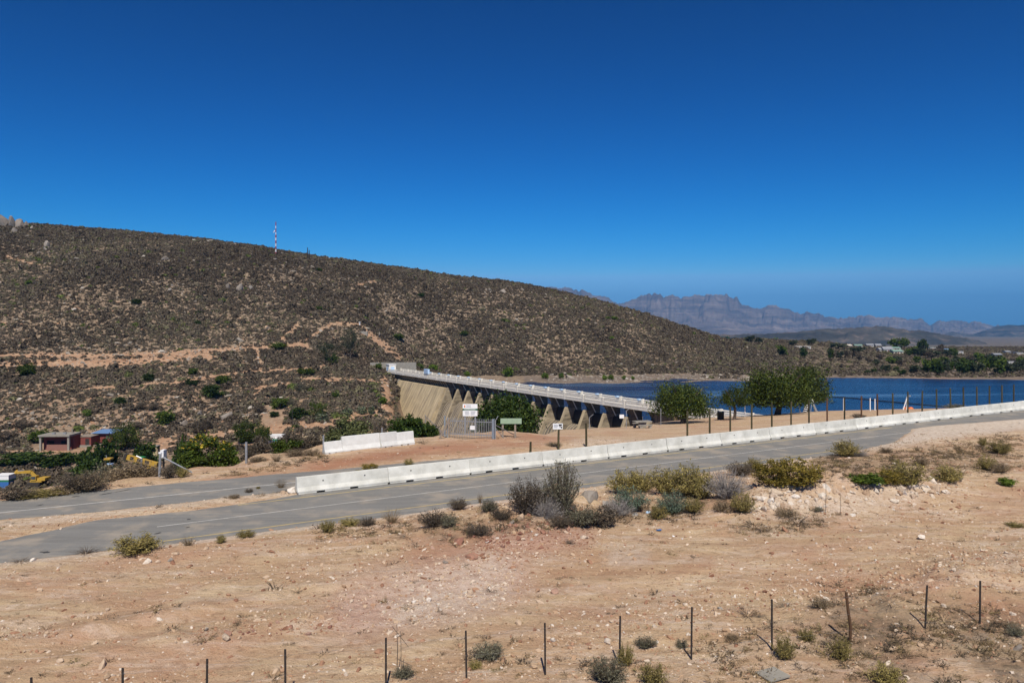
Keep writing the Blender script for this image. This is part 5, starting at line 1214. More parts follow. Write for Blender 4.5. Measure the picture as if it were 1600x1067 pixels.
for a in [(365, 779, 18, 8, 'tan', 'dry grey tuft at the left of the sand island'), (388, 771, 14, 10, 'dark', 'small dark tuft on the sand island'), (403, 765, 7, 7, 'olive', 'tiny green tuft on the sand island'), (438, 764, 20, 20, 'tuft', 'straw coloured grass tuft beside the pale boulder'), (576, 739, 30, 16, 'mustard', 'olive shrub showing over the nearest barrier'), (560, 740, 14, 8, 'olive', 'small olive tuft showing over the nearest barrier'), (638, 728, 16, 14, 'olive', 'olive tuft showing over the second barrier'), (866, 697, 26, 7, 'tan', 'dry tuft at the foot of the notice post'), (1345, 655, 26, 8, 'brown', 'low dry bush in front of the water'), (1497, 640, 34, 10, 'greygreen', 'grey green shrub tops showing over the barrier'), (1433, 660, 14, 9, 'tuft', 'dry grass tuft growing against the barrier')]:
    plant(*a, grp=GS)
GB = 'tufts along the foreground wire fence'
for a in [(952, 1072, 60, 50, 'greygreen', 'feathery olive shrub cut by the bottom edge'), (1022, 1074, 46, 40, 'olive', 'olive shrub right of the feathery one at the bottom edge'), (978, 1042, 28, 42, 'olive', 'thin upright shrub growing at a steel post'), (1010, 1014, 34, 22, 'greygreen', 'pale green round tuft above the thin upright shrub'), (764, 1030, 56, 24, 'greygreen', 'low green spreading shrub beside a steel post'), (742, 1045, 24, 14, 'olive', 'small olive tuft at the foot of a steel post'), (630, 1060, 36, 20, 'greygreen', 'small green tuft around a dry stalk'), (1066, 1013, 20, 18, 'greygreen', 'small pale tuft left of a steel post'),
          (1227, 1033, 36, 44, 'olive', 'upright olive shrub right of a steel post'), (1263, 1003, 28, 24, 'olive', 'round olive tuft above the upright olive shrub'), (1318, 1034, 36, 42, 'olive', 'olive shrub at the foot of the crooked wooden post'), (1392, 1072, 56, 34, 'olive', 'pale olive shrub cut by the bottom edge on the right'), (1394, 945, 42, 15, 'brush', 'dead branch lying on the sand between fence posts'), (1285, 950, 34, 18, 'tan', 'tan dry tuft above the wire fence'), (1230, 950, 30, 14, 'brush', 'dead brush right of the purple grey boulder'), (1170, 965, 50, 20, 'brush', 'grey dead brush below the purple grey boulder'), (1145, 1000, 24, 10, 'tan', 'small tan tuft between two steel posts'), (1590, 995, 30, 22, 'greygreen', 'grey tuft at the right edge near the red soil')]:
    plant(*a, grp=GB)
for i, (px, tp, bs, lean) in enumerate(((620, 975, 1052, 1), (1290, 735, 803, 0), (1313, 770, 805, 0))):
    b = P3(px, bs); k = b.y/F; h = empty('dry_stalk', b, 0, ['bare dry stalk standing beside a steel post', 'tall bare dry stalk on the rubble heap', 'shorter bare dry stalk on the rubble heap'][i], 'stalk')
    MB().taper([(0, 0, -.1), (.02, 0, (bs-tp)*k*.5), (.0, 0, (bs-tp)*k)], [.012, .011, .006], 5).obj('stem', M_TWIG, h)
    if lean:
        MB().bar((.12, 0, (bs-1025)*k*.1), (.1, 0, (bs-985)*k), .012).obj('twig', M_TWIG, h); MB().bar((.3, 0, (bs-1010)*k), (-.12, 0, (bs-978)*k), .012).obj('twig', M_TWIG, h)
# valley
GV = 'bushes in the valley and along the bench edge'
for a in [(25, 742, 68, 34, 'darkgreen', 'dark green bush behind the white container', 163), (78, 742, 62, 36, 'darkgreen', 'wide dark green bush behind the excavator arm', 162), (100, 742, 44, 26, 'darkgreen', 'low dark green bush right of the excavator arm', 164), (128, 736, 44, 34, 'darkgreen', 'dark green bush left of the tractor', 150), (158, 730, 52, 44, 'darkgreen', 'tall dark green bush behind the tractor', 150), (140, 738, 40, 24, 'darkgreen', 'low dark green bush between two taller ones', 146), (226, 716, 42, 26, 'darkgreen', 'dark green bush left of the brick pillar', 160),
          (60, 700, 32, 30, 'green', 'green bush behind the open shed', 186), (139, 703, 8, 7, 'green', 'small green bush before the brick store', None), (286, 712, 40, 40, 'darkgreen', 'dark green bush right of the meter box', 120),
          (48, 779, 56, 14, 'olive', 'olive dry bush in front of the excavator'), (14, 782, 54, 20, 'brown', 'brown dry bush below the white container'), (30, 780, 44, 16, 'dark', 'dark dry bush right of the white container'), (74, 776, 50, 13, 'olive', 'second olive dry bush in front of the excavator'), (114, 771, 60, 36, 'dark', 'dark dry bush right of the excavator'), (95, 773, 46, 16, 'tan', 'yellowish low bush below the excavator'), (134, 769, 56, 36, 'tan', 'tan dry bush at the bench edge'), (160, 766, 64, 46, 'greygreen', 'grey green bush at the bench edge below the tractor', 'E'), (150, 766, 40, 22, 'bright', 'low yellow green bush at the bench edge', 'E'),
          (200, 760, 72, 42, 'tan', 'large straw coloured bush below the yellow boom', 'E'), (228, 756, 44, 26, 'tan', 'straw coloured bush left of the fence corner', 'E'), (186, 764, 50, 30, 'tan', 'lower straw coloured bush at the bench edge', 'E'), (262, 748, 26, 22, 'brown', 'small brown bush right of the fence corner', None), (282, 746, 24, 18, 'olive', 'small olive bush under the long stay', None),
          (318, 742, 86, 62, 'flower', 'big green bush with yellow flowers at the bench edge', 'E'), (292, 740, 40, 40, 'green', 'green bush at the left of the flowering one', 'E'), (354, 733, 34, 34, 'bright', 'bright green round bush right of the flowering one', 'F'), (415, 715, 44, 34, 'brown', 'dark brown thicket left of the straw tuft', 'F'), (395, 718, 40, 34, 'brown', 'brown thicket around the galvanised post', 'F'), (455, 702, 46, 30, 'brown', 'brown thicket right of the green bush', 'F'), (485, 700, 44, 30, 'brown', 'brown thicket left of the barrier post', 'F'), (446, 708, 40, 28, 'green', 'green bush leaning over the brown thicket', 'F'),
          (431, 722, 24, 18, 'tuft', 'round straw tuft on the red bank', None), (460, 713, 40, 12, 'tan', 'dry grass on the red bank right of the straw tuft', None), (487, 712, 30, 12, 'tan', 'dry grass at the end of the red bank', None), (400, 722, 30, 10, 'tan', 'dry grass on the red bank left of the straw tuft', None),
          (541, 697, 82, 46, 'acacia', 'wide grey green acacia behind the whitewashed barriers', 'F'), (640, 684, 48, 40, 'darkgreen', 'dark green fig bush behind the short barrier row', 'F'), (612, 680, 30, 26, 'darkgreen', 'dark green bush left of the fig bush', 'F'), (668, 684, 34, 28, 'darkgreen', 'dark green bush under the far chutes', 'F'), (590, 680, 24, 20, 'brown', 'brown bush between acacia and fig bush', 'F'), (618, 686, 30, 14, 'grey', 'pale grey twigs behind the barriers', 'F'), (660, 693, 30, 10, 'brush', 'dead brush at the right end of the short barrier row', None),
          (40, 588, 26, 22, 'green', 'round green bush under the rubble bank on the left'), (230, 597, 18, 15, 'darkgreen', 'dark green bush at the start of the hill path'), (186, 634, 18, 15, 'darkgreen', 'dark green bush below the hill path'), (134, 651, 14, 12, 'bright', 'small yellow green bush on the lower slope'), (257, 664, 28, 24, 'green', 'round green bush above the orange ledge'), (298, 603, 20, 13, 'darkgreen', 'dark green bush on the hill path'), (330, 622, 34, 22, 'darkgreen', 'wide dark green bush on the slope'), (346, 600, 24, 15, 'green', 'green bush above the wide dark green one'), (300, 586, 14, 13, 'green', 'small green bush above the hill path'),
          (482, 587, 18, 13, 'green', 'small green bush left of the dam approach'), (470, 586, 12, 12, 'green', 'smaller green bush left of the dam approach'), (434, 640, 24, 22, 'green', 'green bush on the slope above the pepper tree'), (452, 635, 18, 14, 'greygreen', 'grey green bush beside the one above the pepper tree'), (427, 652, 16, 10, 'darkgreen', 'low dark green bush above the white container'), (464, 656, 32, 20, 'darkgreen', 'dark green bush left of the rounded green tree'), (503, 660, 24, 16, 'cactus', 'prickly pear clump below the rounded green tree'), (542, 650, 24, 14, 'cactus', 'prickly pear clump left of its neighbour on the slope'), (565, 648, 18, 14, 'cactus', 'prickly pear clump in the middle of the slope'), (580, 648, 16, 16, 'cactus', 'prickly pear clump right of its neighbours'), (597, 632, 15, 13, 'bright', 'small bright green bush left of the abutment'), (524, 622, 12, 11, 'green', 'small green bush above the prickly pears'), (470, 612, 24, 18, 'greygreen', 'grey green bush on the bare orange slope'), (592, 578, 10, 12, 'green', 'green bush at the far end of the dam'), (593, 590, 12, 8, 'greygreen', 'grey green bush below the valve house'),
          (637, 577, 13, 9, 'bright', 'green bush behind the dam rail nearest the valve house'), (656, 577, 13, 10, 'bright', 'second green bush behind the dam rail'), (677, 579, 16, 10, 'bright', 'widest green bush behind the dam rail'), (730, 588, 10, 9, 'bright', 'small green bush above the dam rail'), (794, 589, 18, 17, 'bright', 'round bright green bush above the middle of the dam'), (852, 592, 12, 10, 'bright', 'green bush above the shore left of its neighbour'), (877, 592, 9, 10, 'bright', 'green bush above the shore right of its neighbour'), (945, 594, 9, 9, 'bright', 'green shore bush left of a close pair'), (955, 594, 10, 9, 'bright', 'green shore bush right of a close pair'), (975, 593, 8, 7, 'bright', 'small green shore bush before the round tree'), (989, 593, 7, 6, 'bright', 'smallest green shore bush before the round tree'),
          (211, 476, 16, 10, 'darkgreen', 'lone dark green bush high on the hill'), (44, 357, 14, 6, 'bright', 'green bush under the crags on the crest'), (310, 493, 12, 8, 'darkgreen', 'dark green bush below the hill outcrops'), (308, 508, 10, 8, 'darkgreen', 'lower dark green bush below the hill outcrops'), (658, 465, 12, 8, 'darkgreen', 'dark green bush on the middle of the hill'), (725, 525, 14, 9, 'green', 'green bush on the hill above the dam'), (621, 531, 20, 10, 'green', 'wide green bush right of the terrace wall'), (498, 424, 10, 6, 'green', 'green bush below the thin masts'), (498, 485, 9, 8, 'green', 'green bush midway down the hill'), (950, 500, 8, 6, 'bright', 'small bright bush on the right shoulder'), (960, 500, 14, 6, 'bright', 'wide bright bush on the right shoulder'), (956, 531, 9, 6, 'bright', 'bright bush lower on the right shoulder'), (788, 503, 9, 6, 'green', 'small green bush above the round bright one'), (432, 546, 26, 12, 'green', 'low green bush beside the orange cut'), (44, 445, 12, 8, 'bright', 'green bush high on the left slope'),
          (35, 670, 26, 14, 'brown', 'brown bush on the slope above the shed'), (10, 690, 34, 18, 'brown', 'dark bush at the left photo edge above the track'), (212, 672, 26, 14, 'brown', 'rounded grey brown bush above the pepper shrub'), (238, 642, 22, 12, 'brown', 'twin grey brown bush right of its pair on the slope'), (218, 642, 22, 12, 'brown', 'twin grey brown bush left of its pair on the slope'), (310, 680, 24, 22, 'brown', 'tall grey brown bush left of the pepper tree'), (322, 672, 18, 18, 'brown', 'grey brown bush behind the tall one'), (406, 646, 20, 14, 'brown', 'grey brown bush on the rocky ledges'), (428, 622, 18, 14, 'brown', 'grey brown bush above the green bush on the slope')]:
    d = a[6] if len(a) > 6 else None
    if d == 'E': d = float(EDGE(a[0]))+R.uniform(.3, 2.2)
    if d == 'F': d = float(EDGE(a[0]))+R.uniform(2, 5)
    plant(*a[:6], grp=GV, depth=d)
# trees
def tree(px, base, w, h, leaf, n, ls, trunk_h, lb, seed, droop=0, asp=.4, clumps=60, name='tree', grp=None, depth=None, top=1.0, rz=.5, cs=.075, lean=0, flat=.35, floor=.03):
    x, y, z = hit(px, base) if depth is None else at(px, depth); k = y/F
    if depth is not None: h = max(h*.6, (CZ+(YH-(base-h))/F*y-z)/k)
    g = np.random.default_rng(seed); o = empty(name, (x, y, z), 0, lb, 'tree', grp)
    Wd, H = w*k, h*k; th = trunk_h*k
    mb = MB(); nb = 6
    mb.taper([(0, 0, -.3), (.03*Wd, 0, th*.6), (.05*lean*Wd, 0, th)], [.045*Wd+.03, .035*Wd+.02, .03*Wd], 7)
    for b in range(nb):
        a = 6.283*b/nb+g.uniform(-.4, .4); e = g.uniform(.25, .38)*Wd; top_ = th+(H-th)*g.uniform(.45, .85)
        p0 = (.05*lean*Wd, 0, th*.97); p2 = (math.cos(a)*e, math.sin(a)*e, top_)
        p1 = (p2[0]*.42, p2[1]*.42, th+(top_-th)*.42)
        mb.taper([p0, p1, p2], [.022*Wd, .015*Wd, .006*Wd], 5)
    mb.obj('trunk', M_BARK, o)
    hc = (H-th*.75)
    c = crown_pts(g, n, Wd*.47, Wd*.45, hc*.46, clumps, cs*Wd, .35, droop, flat*hc*.0+.0)
    c[:, 2] += th*.75+hc*.5; c[:, 2] = np.maximum(c[:, 2], floor*H+g.uniform(0, .16, n)*H)
    lv, lf = quads(c, ls*Wd, asp, .1, g)
    obj('crown', mesh('crown', lv, lf, leaf), o); return o
tree(1066, 661, 104, 72, M_LPEPPER, 15000, .0155, 20, 'round light green tree with a dark trunk at the near end of the dam', 5, 1.6, .4, 110, floor=.13)
tree(1147, 656, 56, 56, M_LPEPPER, 5200, .022, 24, 'small airy tree between the round tree and the spreading tree', 6, .8, .4, 50, cs=.07, floor=.34)
tree(1214, 648, 116, 78, M_LPEPPER, 15000, .017, 22, 'left half of the spreading dark green tree by the lake', 7, 1.8, .4, 110, name='spreading_tree', floor=.16)
tree(1258, 647, 96, 80, M_LPEPPER, 13000, .018, 24, 'right half of the spreading dark green tree by the lake', 8, 1.8, .4, 80, name='spreading_tree', depth=122, floor=.22)
plant(1190, 648, 30, 20, 'darkgreen', 'dark bush at the left foot of the spreading tree', grp=GV)
tree(793, 692, 98, 78, M_LDARK, 19000, .021, 5, 'broad dark green fig tree in front of the middle buttresses', 9, 1.1, .75, 190, name='fig_tree', depth=74, cs=.085)
tree(384, 693, 42, 42, M_LPEPPER, 5000, .03, 6, 'large rounded pepper tree beside the white container', 10, 1.4, .4, 50, name='pepper_tree')
tree(411, 693, 28, 32, M_LPEPPER, 3500, .036, 6, 'small pepper tree touching the white container', 11, 1.4, .4, 40, name='pepper_tree')
tree(195, 703, 46, 46, M_LPEPPER, 4600, .03, 6, 'light green pepper tree right of the blue roofed hut', 12, .9, .4, 50, name='pepper_tree')
tree(497, 654, 32, 30, M_LGREEN, 2600, .025, 5, 'rounded green tree on the slope above the acacia', 13, .9, .45, 40)
tree(547, 560, 34, 46, M_LEUC, 2600, .024, 12, 'taller of two green trees below the terrace wall', 14, .4, .5, 30, cs=.10)
tree(513, 568, 34, 36, M_LEUC, 2200, .026, 8, 'lower of two green trees below the terrace wall', 15, .4, .5, 30, cs=.10)
tree(521, 572, 22, 18, M_LDARK, 900, .035, 4, 'small dark tree under the two green trees', 16, .2, .5, 20)
tree(636, 688, 56, 38, M_LDARK, 6500, .028, 5, 'dark green fig tree left of the gate', 17, .3, .75, 60, name='fig_tree', depth=68, cs=.09)

# ------------------------------------------------------------------ the far bank: trees and houses
def far_proto(leaf, seed, w, h, th, n, ls, clumps, droop=.2):
    g = np.random.default_rng(seed); mb = MB().taper([(0, 0, -.6), (.02, 0, th)], [.07*w, .05*w], 6)
    for b in range(5):
        a = 1.257*b+g.uniform(-.3, .3); mb.taper([(0, 0, th*.95), (math.cos(a)*.3*w, math.sin(a)*.3*w, th+(h-th)*g.uniform(.4, .8))], [.03*w, .01*w], 4)
    t = mb.mesh('trunk', M_BARK)
    c = crown_pts(g, n, w*.46, w*.46, (h-th*.7)*.47, clumps, .10*w, .3, droop); c[:, 2] += th*.7+(h-th*.7)*.5; c[:, 2] = np.maximum(c[:, 2], .1)
    lv, lf = quads(c, ls, .55, .2, g); return t, mesh('crown', lv, lf, leaf)
FT = {'gum': [far_proto(M_LEUC, 300+i, 1, 1.25, .35, 900, .085, 22) for i in range(4)], 'green': [far_proto(M_LGREEN, 320+i, 1, 1, .2, 800, .085, 24) for i in range(3)], 'dark': [far_proto(M_LDARK, 340+i, 1, 1, .15, 800, .085, 22) for i in range(3)],
      'cypress': [far_proto(M_LDARK, 360, .5, 1.3, .1, 500, .05, 20)], 'bare': [far_proto(M_LBROWN, 380+i, 1, 1.1, .35, 500, .075, 20) for i in range(2)]}
def far_tree(px, base, w, h, kind, lb, grp='trees on the far bank'):
    x, y, z = hit(px, base, 200); k = y/F; t, c = R.choice(FT[kind])
    o = empty('bank_tree', (x, y, z), R.uniform(0, 6), lb, 'tree', grp); hh = {'gum': 1.25, 'cypress': 1.3, 'bare': 1.1}.get(kind, 1.)
    o.scale = (w*k, w*k, h*k/hh); obj('trunk', t, o); obj('crown', c, o); return o
for a in [(1296, 534, 6, 13, 'cypress', 'tall dark cypress on the ridge above the lake'), (1320, 538, 4, 7, 'cypress', 'small dark cypress on the ridge left of the village'), (1381, 541, 7, 8, 'dark', 'dark round tree behind the green roofed houses'), (1398, 545, 18, 16, 'green', 'yellow green tree beside the green roofed houses'), (1413, 545, 17, 17, 'green', 'yellow green tree right of its twin by the houses'), (1442, 548, 16, 21, 'dark', 'tall dark tree in the middle of the village'), (1470, 549, 11, 13, 'bare', 'bare brownish tree right of the tall dark tree'), (1490, 557, 12, 11, 'dark', 'dark green tree beside the white houses'), (1546, 565, 8, 10, 'dark', 'lone dark tree on the plain'),
          (1256, 560, 11, 19, 'dark', 'dark tree above the lake behind the spreading tree'), (1297, 562, 10, 20, 'dark', 'dark upright tree on the bank left of the village'), (1145, 525, 10, 12, 'gum', 'tree standing above the ridge at the end of the hill'), (1108, 520, 8, 14, 'gum', 'tallest tree on the left end of the ridge'), (1122, 522, 12, 12, 'gum', 'bushy tree second on the left end of the ridge'), (1135, 527, 13, 14, 'dark', 'dark tree on the left end of the ridge'), (1172, 535, 16, 12, 'gum', 'spreading tree on the ridge above pale soil'), (1186, 537, 12, 10, 'gum', 'spreading tree right of pale soil on the ridge'), (1198, 528, 10, 7, 'dark', 'small dark tree on the ridge skyline'), (1209, 530, 12, 12, 'green', 'round green tree on the ridge skyline'), (1241, 530, 13, 9, 'green', 'flat green tree on the ridge skyline'), (1268, 540, 14, 12, 'gum', 'bushy tree on the ridge left of the cypress'), (1222, 556, 20, 16, 'green', 'wide green tree below the ridge'), (1240, 540, 14, 10, 'gum', 'grey green tree below the flat green one'), (1310, 545, 26, 10, 'gum', 'wide grey tree crown left of the village'), (1340, 552, 22, 11, 'gum', 'wide grey tree crown under the village')]:
    far_tree(*a)
for px in range(1300, 1440, 11):
    far_tree(px+R.uniform(-4, 4), 566+R.uniform(-10, 8), R.uniform(11, 18), R.uniform(10, 15), R.choice(['gum', 'bare', 'gum', 'green']), 'grey green tree on the slope between the lake and the village', 'trees on the slope under the village')
for px in range(1428, 1500, 9):
    far_tree(px+R.uniform(-3, 3), 558+R.uniform(-3, 5), R.uniform(12, 17), R.uniform(11, 16), R.choice(['gum', 'green', 'bare']), 'grey green tree in the belt below the white houses', 'trees below the white houses')
for i, px in enumerate(range(1448, 1625, 9)):
    far_tree(px+R.uniform(-3, 3), 584+R.uniform(-5, 2.5), R.uniform(15, 22), R.uniform(17, 25), R.choice(['gum', 'gum', 'green', 'dark']), 'leafy gum tree in the belt along the far shore', 'shore trees on the right')
for i, px in enumerate(range(1452, 1625, 13)):
    far_tree(px+R.uniform(-4, 4), 571+R.uniform(-4, 3), R.uniform(14, 20), R.uniform(12, 17), R.choice(['gum', 'bare', 'green']), 'tree in the second row behind the far shore', 'second row trees on the right')
for a in [(1384, 582, 16, 14, 'gum', 'round tree near the far shore landing'), (1366, 583, 9, 8, 'dark', 'dark green shrub tree left of the landing'), (1400, 580, 10, 7, 'green', 'green tree behind the pale landing'), (1409, 585, 14, 9, 'dark', 'dark green shore tree right of the landing'), (1355, 584, 9, 7, 'dark', 'small dark shore tree left of the landing'), (1429, 583, 18, 14, 'gum', 'spreading shore tree beside the sand patch'), (1443, 580, 9, 8, 'dark', 'dark shore tree right of the sand patch'), (1293, 581, 9, 5, 'green', 'low green shrub tree by the water behind the spreading tree')]:
    far_tree(*a)
M_HW = simple('house_white', (.55, .54, .52), (.44, .43, .41), 3, .7); M_RGREEN = simple('pale_green_roof', (.20, .30, .25), (.16, .24, .20), 3, .6); M_RGREY = simple('grey_roof', (.30, .31, .33), (.22, .23, .25), 3, .6); M_CREAM = simple('cream_wall', (.62, .56, .46), (.5, .45, .37), 3, .8)
def far_house(px, base, w, h, wall, roof, lb, flat=False):
    x, y, z = hit(px, base, 250); k = y/F; W_, H_ = w*k/2, h*k; H_ *= .85; wz = H_*(.92 if flat else .58); d = 5
    o = empty('house', (x, y, z), R.uniform(-.2, .2), lb, 'house', 'houses on the far bank')
    MB().box(-W_, W_, 0, d, -1, wz).obj('wall', wall, o)
    if flat: MB().box(-W_-.15, W_+.15, -.15, d+.15, wz+.003, H_).obj('roof', roof, o)
    else: MB().prism([(-.4, wz+.003), (d+.4, wz+.003), (d/2, H_)], -W_-.3, W_+.3, 'x').obj('roof', roof, o)
    for f in (-.62, .38): MB().box(W_*f, W_*(f+.26), -.05, -.003, wz*.35, wz*.75).obj('window', M_GLASS, o)
    MB().box(-W_*.12, W_*.10, -.05, -.003, 0, wz*.75).obj('door', M_BRICK, o)
for a in [(1388, 551, 14, 11, M_HW, M_RGREY, 'white gabled house in the middle of the village'), (1379, 550, 9, 8, M_CREAM, M_RGREY, 'cream house at the left of the white gabled house'), (1399, 547, 18, 6, M_CREAM, M_RGREEN, 'long house with a pale green roof'), (1404, 553, 17, 8, M_CREAM, M_RGREEN, 'lower house with a pale green roof in front'), (1342, 543, 11, 6, M_CREAM, M_RGREEN, 'green roofed house on the left of the village'), (1329, 543, 6, 6, M_CREAM, M_CREAM, 'small cream house on the ridge'), (1360, 542, 10, 6, M_HW, M_RGREY, 'white house behind the trees of the village'), (1373, 543, 8, 7, M_HW, M_RGREY, 'white house with grey roof left of the green roofed houses'), (1385, 542, 12, 6, M_HW, M_RGREEN, 'pale house behind the white gabled one'), (1458, 546, 9, 4, M_HW, M_RGREEN, 'low white house right of the tall dark tree', True), (1474, 549, 7, 4, M_HW, M_RGREY, 'small white house beside the bare tree', True), (1482, 549, 8, 5, M_HW, M_BLUE, 'white house with a blue roof', ), (1500, 553, 10, 5, M_HW, M_RGREY, 'white house at the right end of the village', True),
          (1560, 557, 11, 6, M_GREYP, M_RGREY, 'grey house left of its neighbours on the plain'), (1576, 552, 7, 5, M_HW, M_RGREY, 'pale house behind the dark roofed one on the plain'), (1586, 552, 12, 4, M_CREAM, M_GATE, 'dark roofed house on the plain'), (1594, 555, 10, 5, M_HW, M_RGREY, 'white house at the right edge on the plain', True), (1583, 571, 17, 8, M_HW, M_RGREY, 'white flat roofed house above the shore trees on the right', True), (1248, 544, 9, 4, M_HW, M_CREAM, 'pale house on the ridge left of its neighbour', True), (1262, 545, 10, 5, M_HW, M_CREAM, 'pale house on the ridge right of its neighbour', True), (1282, 532, 9, 5, M_HW, M_GREYP, 'pale building near the cypress', True)]:
    far_house(*a)

# ------------------------------------------------------------------ scattered stuff: scrub, stones, dry ground cover
def scatter(name, pts, sc, rot, tint, protos, label):
    m = bpy.data.meshes.new(name); n = len(pts); m.vertices.add(n); m.vertices.foreach_set('co', pts.astype(np.float32).ravel())
    def at_(nm, typ, dat, key='value'):
        a = m.attributes.new(nm, typ, 'POINT'); a.data.foreach_set(key, dat.ravel())
    at_('sc', 'FLOAT_VECTOR', sc.astype(np.float32), 'vector'); at_('rt', 'FLOAT_VECTOR', rot.astype(np.float32), 'vector'); at_('tint', 'FLOAT', tint.astype(np.float32)); at_('idx', 'INT', rng.integers(0, len(protos), n).astype(np.int32))
    m.update(); o = obj(name, m); tag(o, label, kind='stuff')
    g = bpy.data.node_groups.new(name, 'GeometryNodeTree')
    g.interface.new_socket('Geometry', in_out='INPUT', socket_type='NodeSocketGeometry'); g.interface.new_socket('Geometry', in_out='OUTPUT', socket_type='NodeSocketGeometry')
    gi = g.nodes.new('NodeGroupInput'); go = g.nodes.new('NodeGroupOutput'); ip = g.nodes.new('GeometryNodeInstanceOnPoints'); jn = g.nodes.new('GeometryNodeJoinGeometry')
    for pm in protos:
        po = bpy.data.objects.new('source_'+name, pm); oi = g.nodes.new('GeometryNodeObjectInfo'); oi.inputs['Object'].default_value = po
        ti = g.nodes.new('GeometryNodeGeometryToInstance'); g.links.new(oi.outputs['Geometry'], ti.inputs[0]); g.links.new(ti.outputs[0], jn.inputs[0])
    def na(nm, typ):
        a = g.nodes.new('GeometryNodeInputNamedAttribute'); a.data_type = typ; a.inputs['Name'].default_value = nm; return a.outputs['Attribute']
    er = g.nodes.new('FunctionNodeEulerToRotation'); g.links.new(na('rt', 'FLOAT_VECTOR'), er.inputs[0])
    g.links.new(gi.outputs[0], ip.inputs['Points']); g.links.new(jn.outputs[0], ip.inputs['Instance']); ip.inputs['Pick Instance'].default_value = True
    g.links.new(na('idx', 'INT'), ip.inputs['Instance Index']); g.links.new(er.outputs[0], ip.inputs['Rotation']); g.links.new(na('sc', 'FLOAT_VECTOR'), ip.inputs['Scale'])
    g.links.new(ip.outputs[0], go.inputs[0])
    md = o.modifiers.new('scatter', 'NODES'); md.node_group = g; return o
def frame(n, px0, px1, d0, d1, power=1.6):
    """random points over the land in view, denser nearby"""
    px = rng.uniform(px0, px1, n); q = rng.uniform(0, 1, n); a = power
    D = (d0**a+q*(d1**a-d0**a))**(1/a); x = (px-800)/F*D; return px, D, x
def ball_mesh(seed, leaf, n=55, ls=.3):
    g = np.random.default_rng(seed); d = g.normal(size=(n, 3)); d /= np.linalg.norm(d, axis=1)[:, None]; d[:, 2] = np.abs(d[:, 2]); d *= g.uniform(.65, 1.0, n)[:, None]
    c = d*np.array([1, 1, .8]); a = d+g.normal(size=(n, 3))*.55; a /= np.linalg.norm(a, axis=1)[:, None]
    b = np.cross(a, g.normal(size=(n, 3))); b /= np.linalg.norm(b, axis=1)[:, None]; t = np.cross(a, b)
    s = (ls*g.uniform(.6, 1.3, n))[:, None]
    v = np.stack([c-b*s, c+t*s*.8, c+b*s, c-t*s*.8], 1).reshape(-1, 3); f = np.arange(4*n).reshape(n, 4)
    return mesh('scrub', v, f, leaf)
M_SCRUB = tintmat('hill_scrub', [(0., (.055, .042, .030)), (.3, (.088, .069, .050)), (.55, (.120, .098, .071)), (.75, (.14, .121, .076)), (.90, (.125, .122, .058)), (1., (.085, .105, .028))], .9, .35)
SCR = [ball_mesh(500+i, M_SCRUB) for i in range(6)]
px, D, x = frame(360000, -160, 1240, 66, 540, 1.85); y = D
z = height(x, y); py = YH-F*(z-CZ)/D
keep = np.ones(len(x), bool)
for pts, w in HILLPATHS: keep &= rng.uniform(0, 1, len(x)) > paint(px, py, pts, w*.85, .6)*.9
keep &= (z > WATER_Z+1.2) | (px < 640)
edge_d = y-EDGE(px); keep &= (edge_d > 6) & ~((px > 620) & (y < 262)) & ~((px > 830) & (y < 290))
dens = 1.0+.6*fbm(x*.03, y*.03, 4, 91)+.22*sstep(250, 330, y)-.34*(1-sstep(190, 260, y))
for bx in ((50, 180, 160, 192), (405, 445, 170, 215), (225, 265, 150, 185)): keep &= ~((px > bx[0]) & (px < bx[1]) & (y > bx[2]) & (y < bx[3]))
keep &= rng.uniform(0, 1, len(x)) < dens
x, y, z, D = x[keep], y[keep], z[keep], D[keep]; n = len(x)
r = np.exp(.55*fbm(x*.05, y*.05, 3, 92))*rng.lognormal(-.82, .50, n)*(.9+.15*sstep(300, 480, D)); r = np.clip(r, .22, 1.7)
sc = np.stack([r, r*rng.uniform(.8, 1.2, n), r*rng.uniform(.7, 1.25, n)], -1); rot = np.stack([rng.normal(0, .12, n), rng.normal(0, .12, n), rng.uniform(0, 6.28, n)], -1)
tint = np.clip(rng.beta(2, 3.2, n)+.32*fbm(x*.025, y*.025, 4, 17), 0, 1); tint = np.where(rng.uniform(0, 1, n) < .012, 1., tint)
scatter('hillside_scrub', np.stack([x, y, z-.05], -1), sc, rot, tint, SCR, 'dense brown and grey scrub bushes covering the hillside')
# scrub on the right bank
px, D, x = frame(42000, 1080, 1680, 296, 900, 1.5); y = D; z = height(x, y); keep = (z > WATER_Z+.3) & (rng.uniform(0, 1, len(x)) < .55+.5*fbm(x*.03, y*.03, 3, 61))
x, y, z = x[keep], y[keep], z[keep]; n = len(x); r = np.clip(rng.lognormal(-.35, .45, n), .3, 2.2)
scatter('bank_scrub', np.stack([x, y, z-.05], -1), np.stack([r, r, r*.9], -1), np.stack([r*0, r*0, rng.uniform(0, 6.28, n)], -1), np.clip(rng.beta(2.4, 2.4, n), 0, 1), SCR, 'brown and olive scrub on the far bank of the lake')
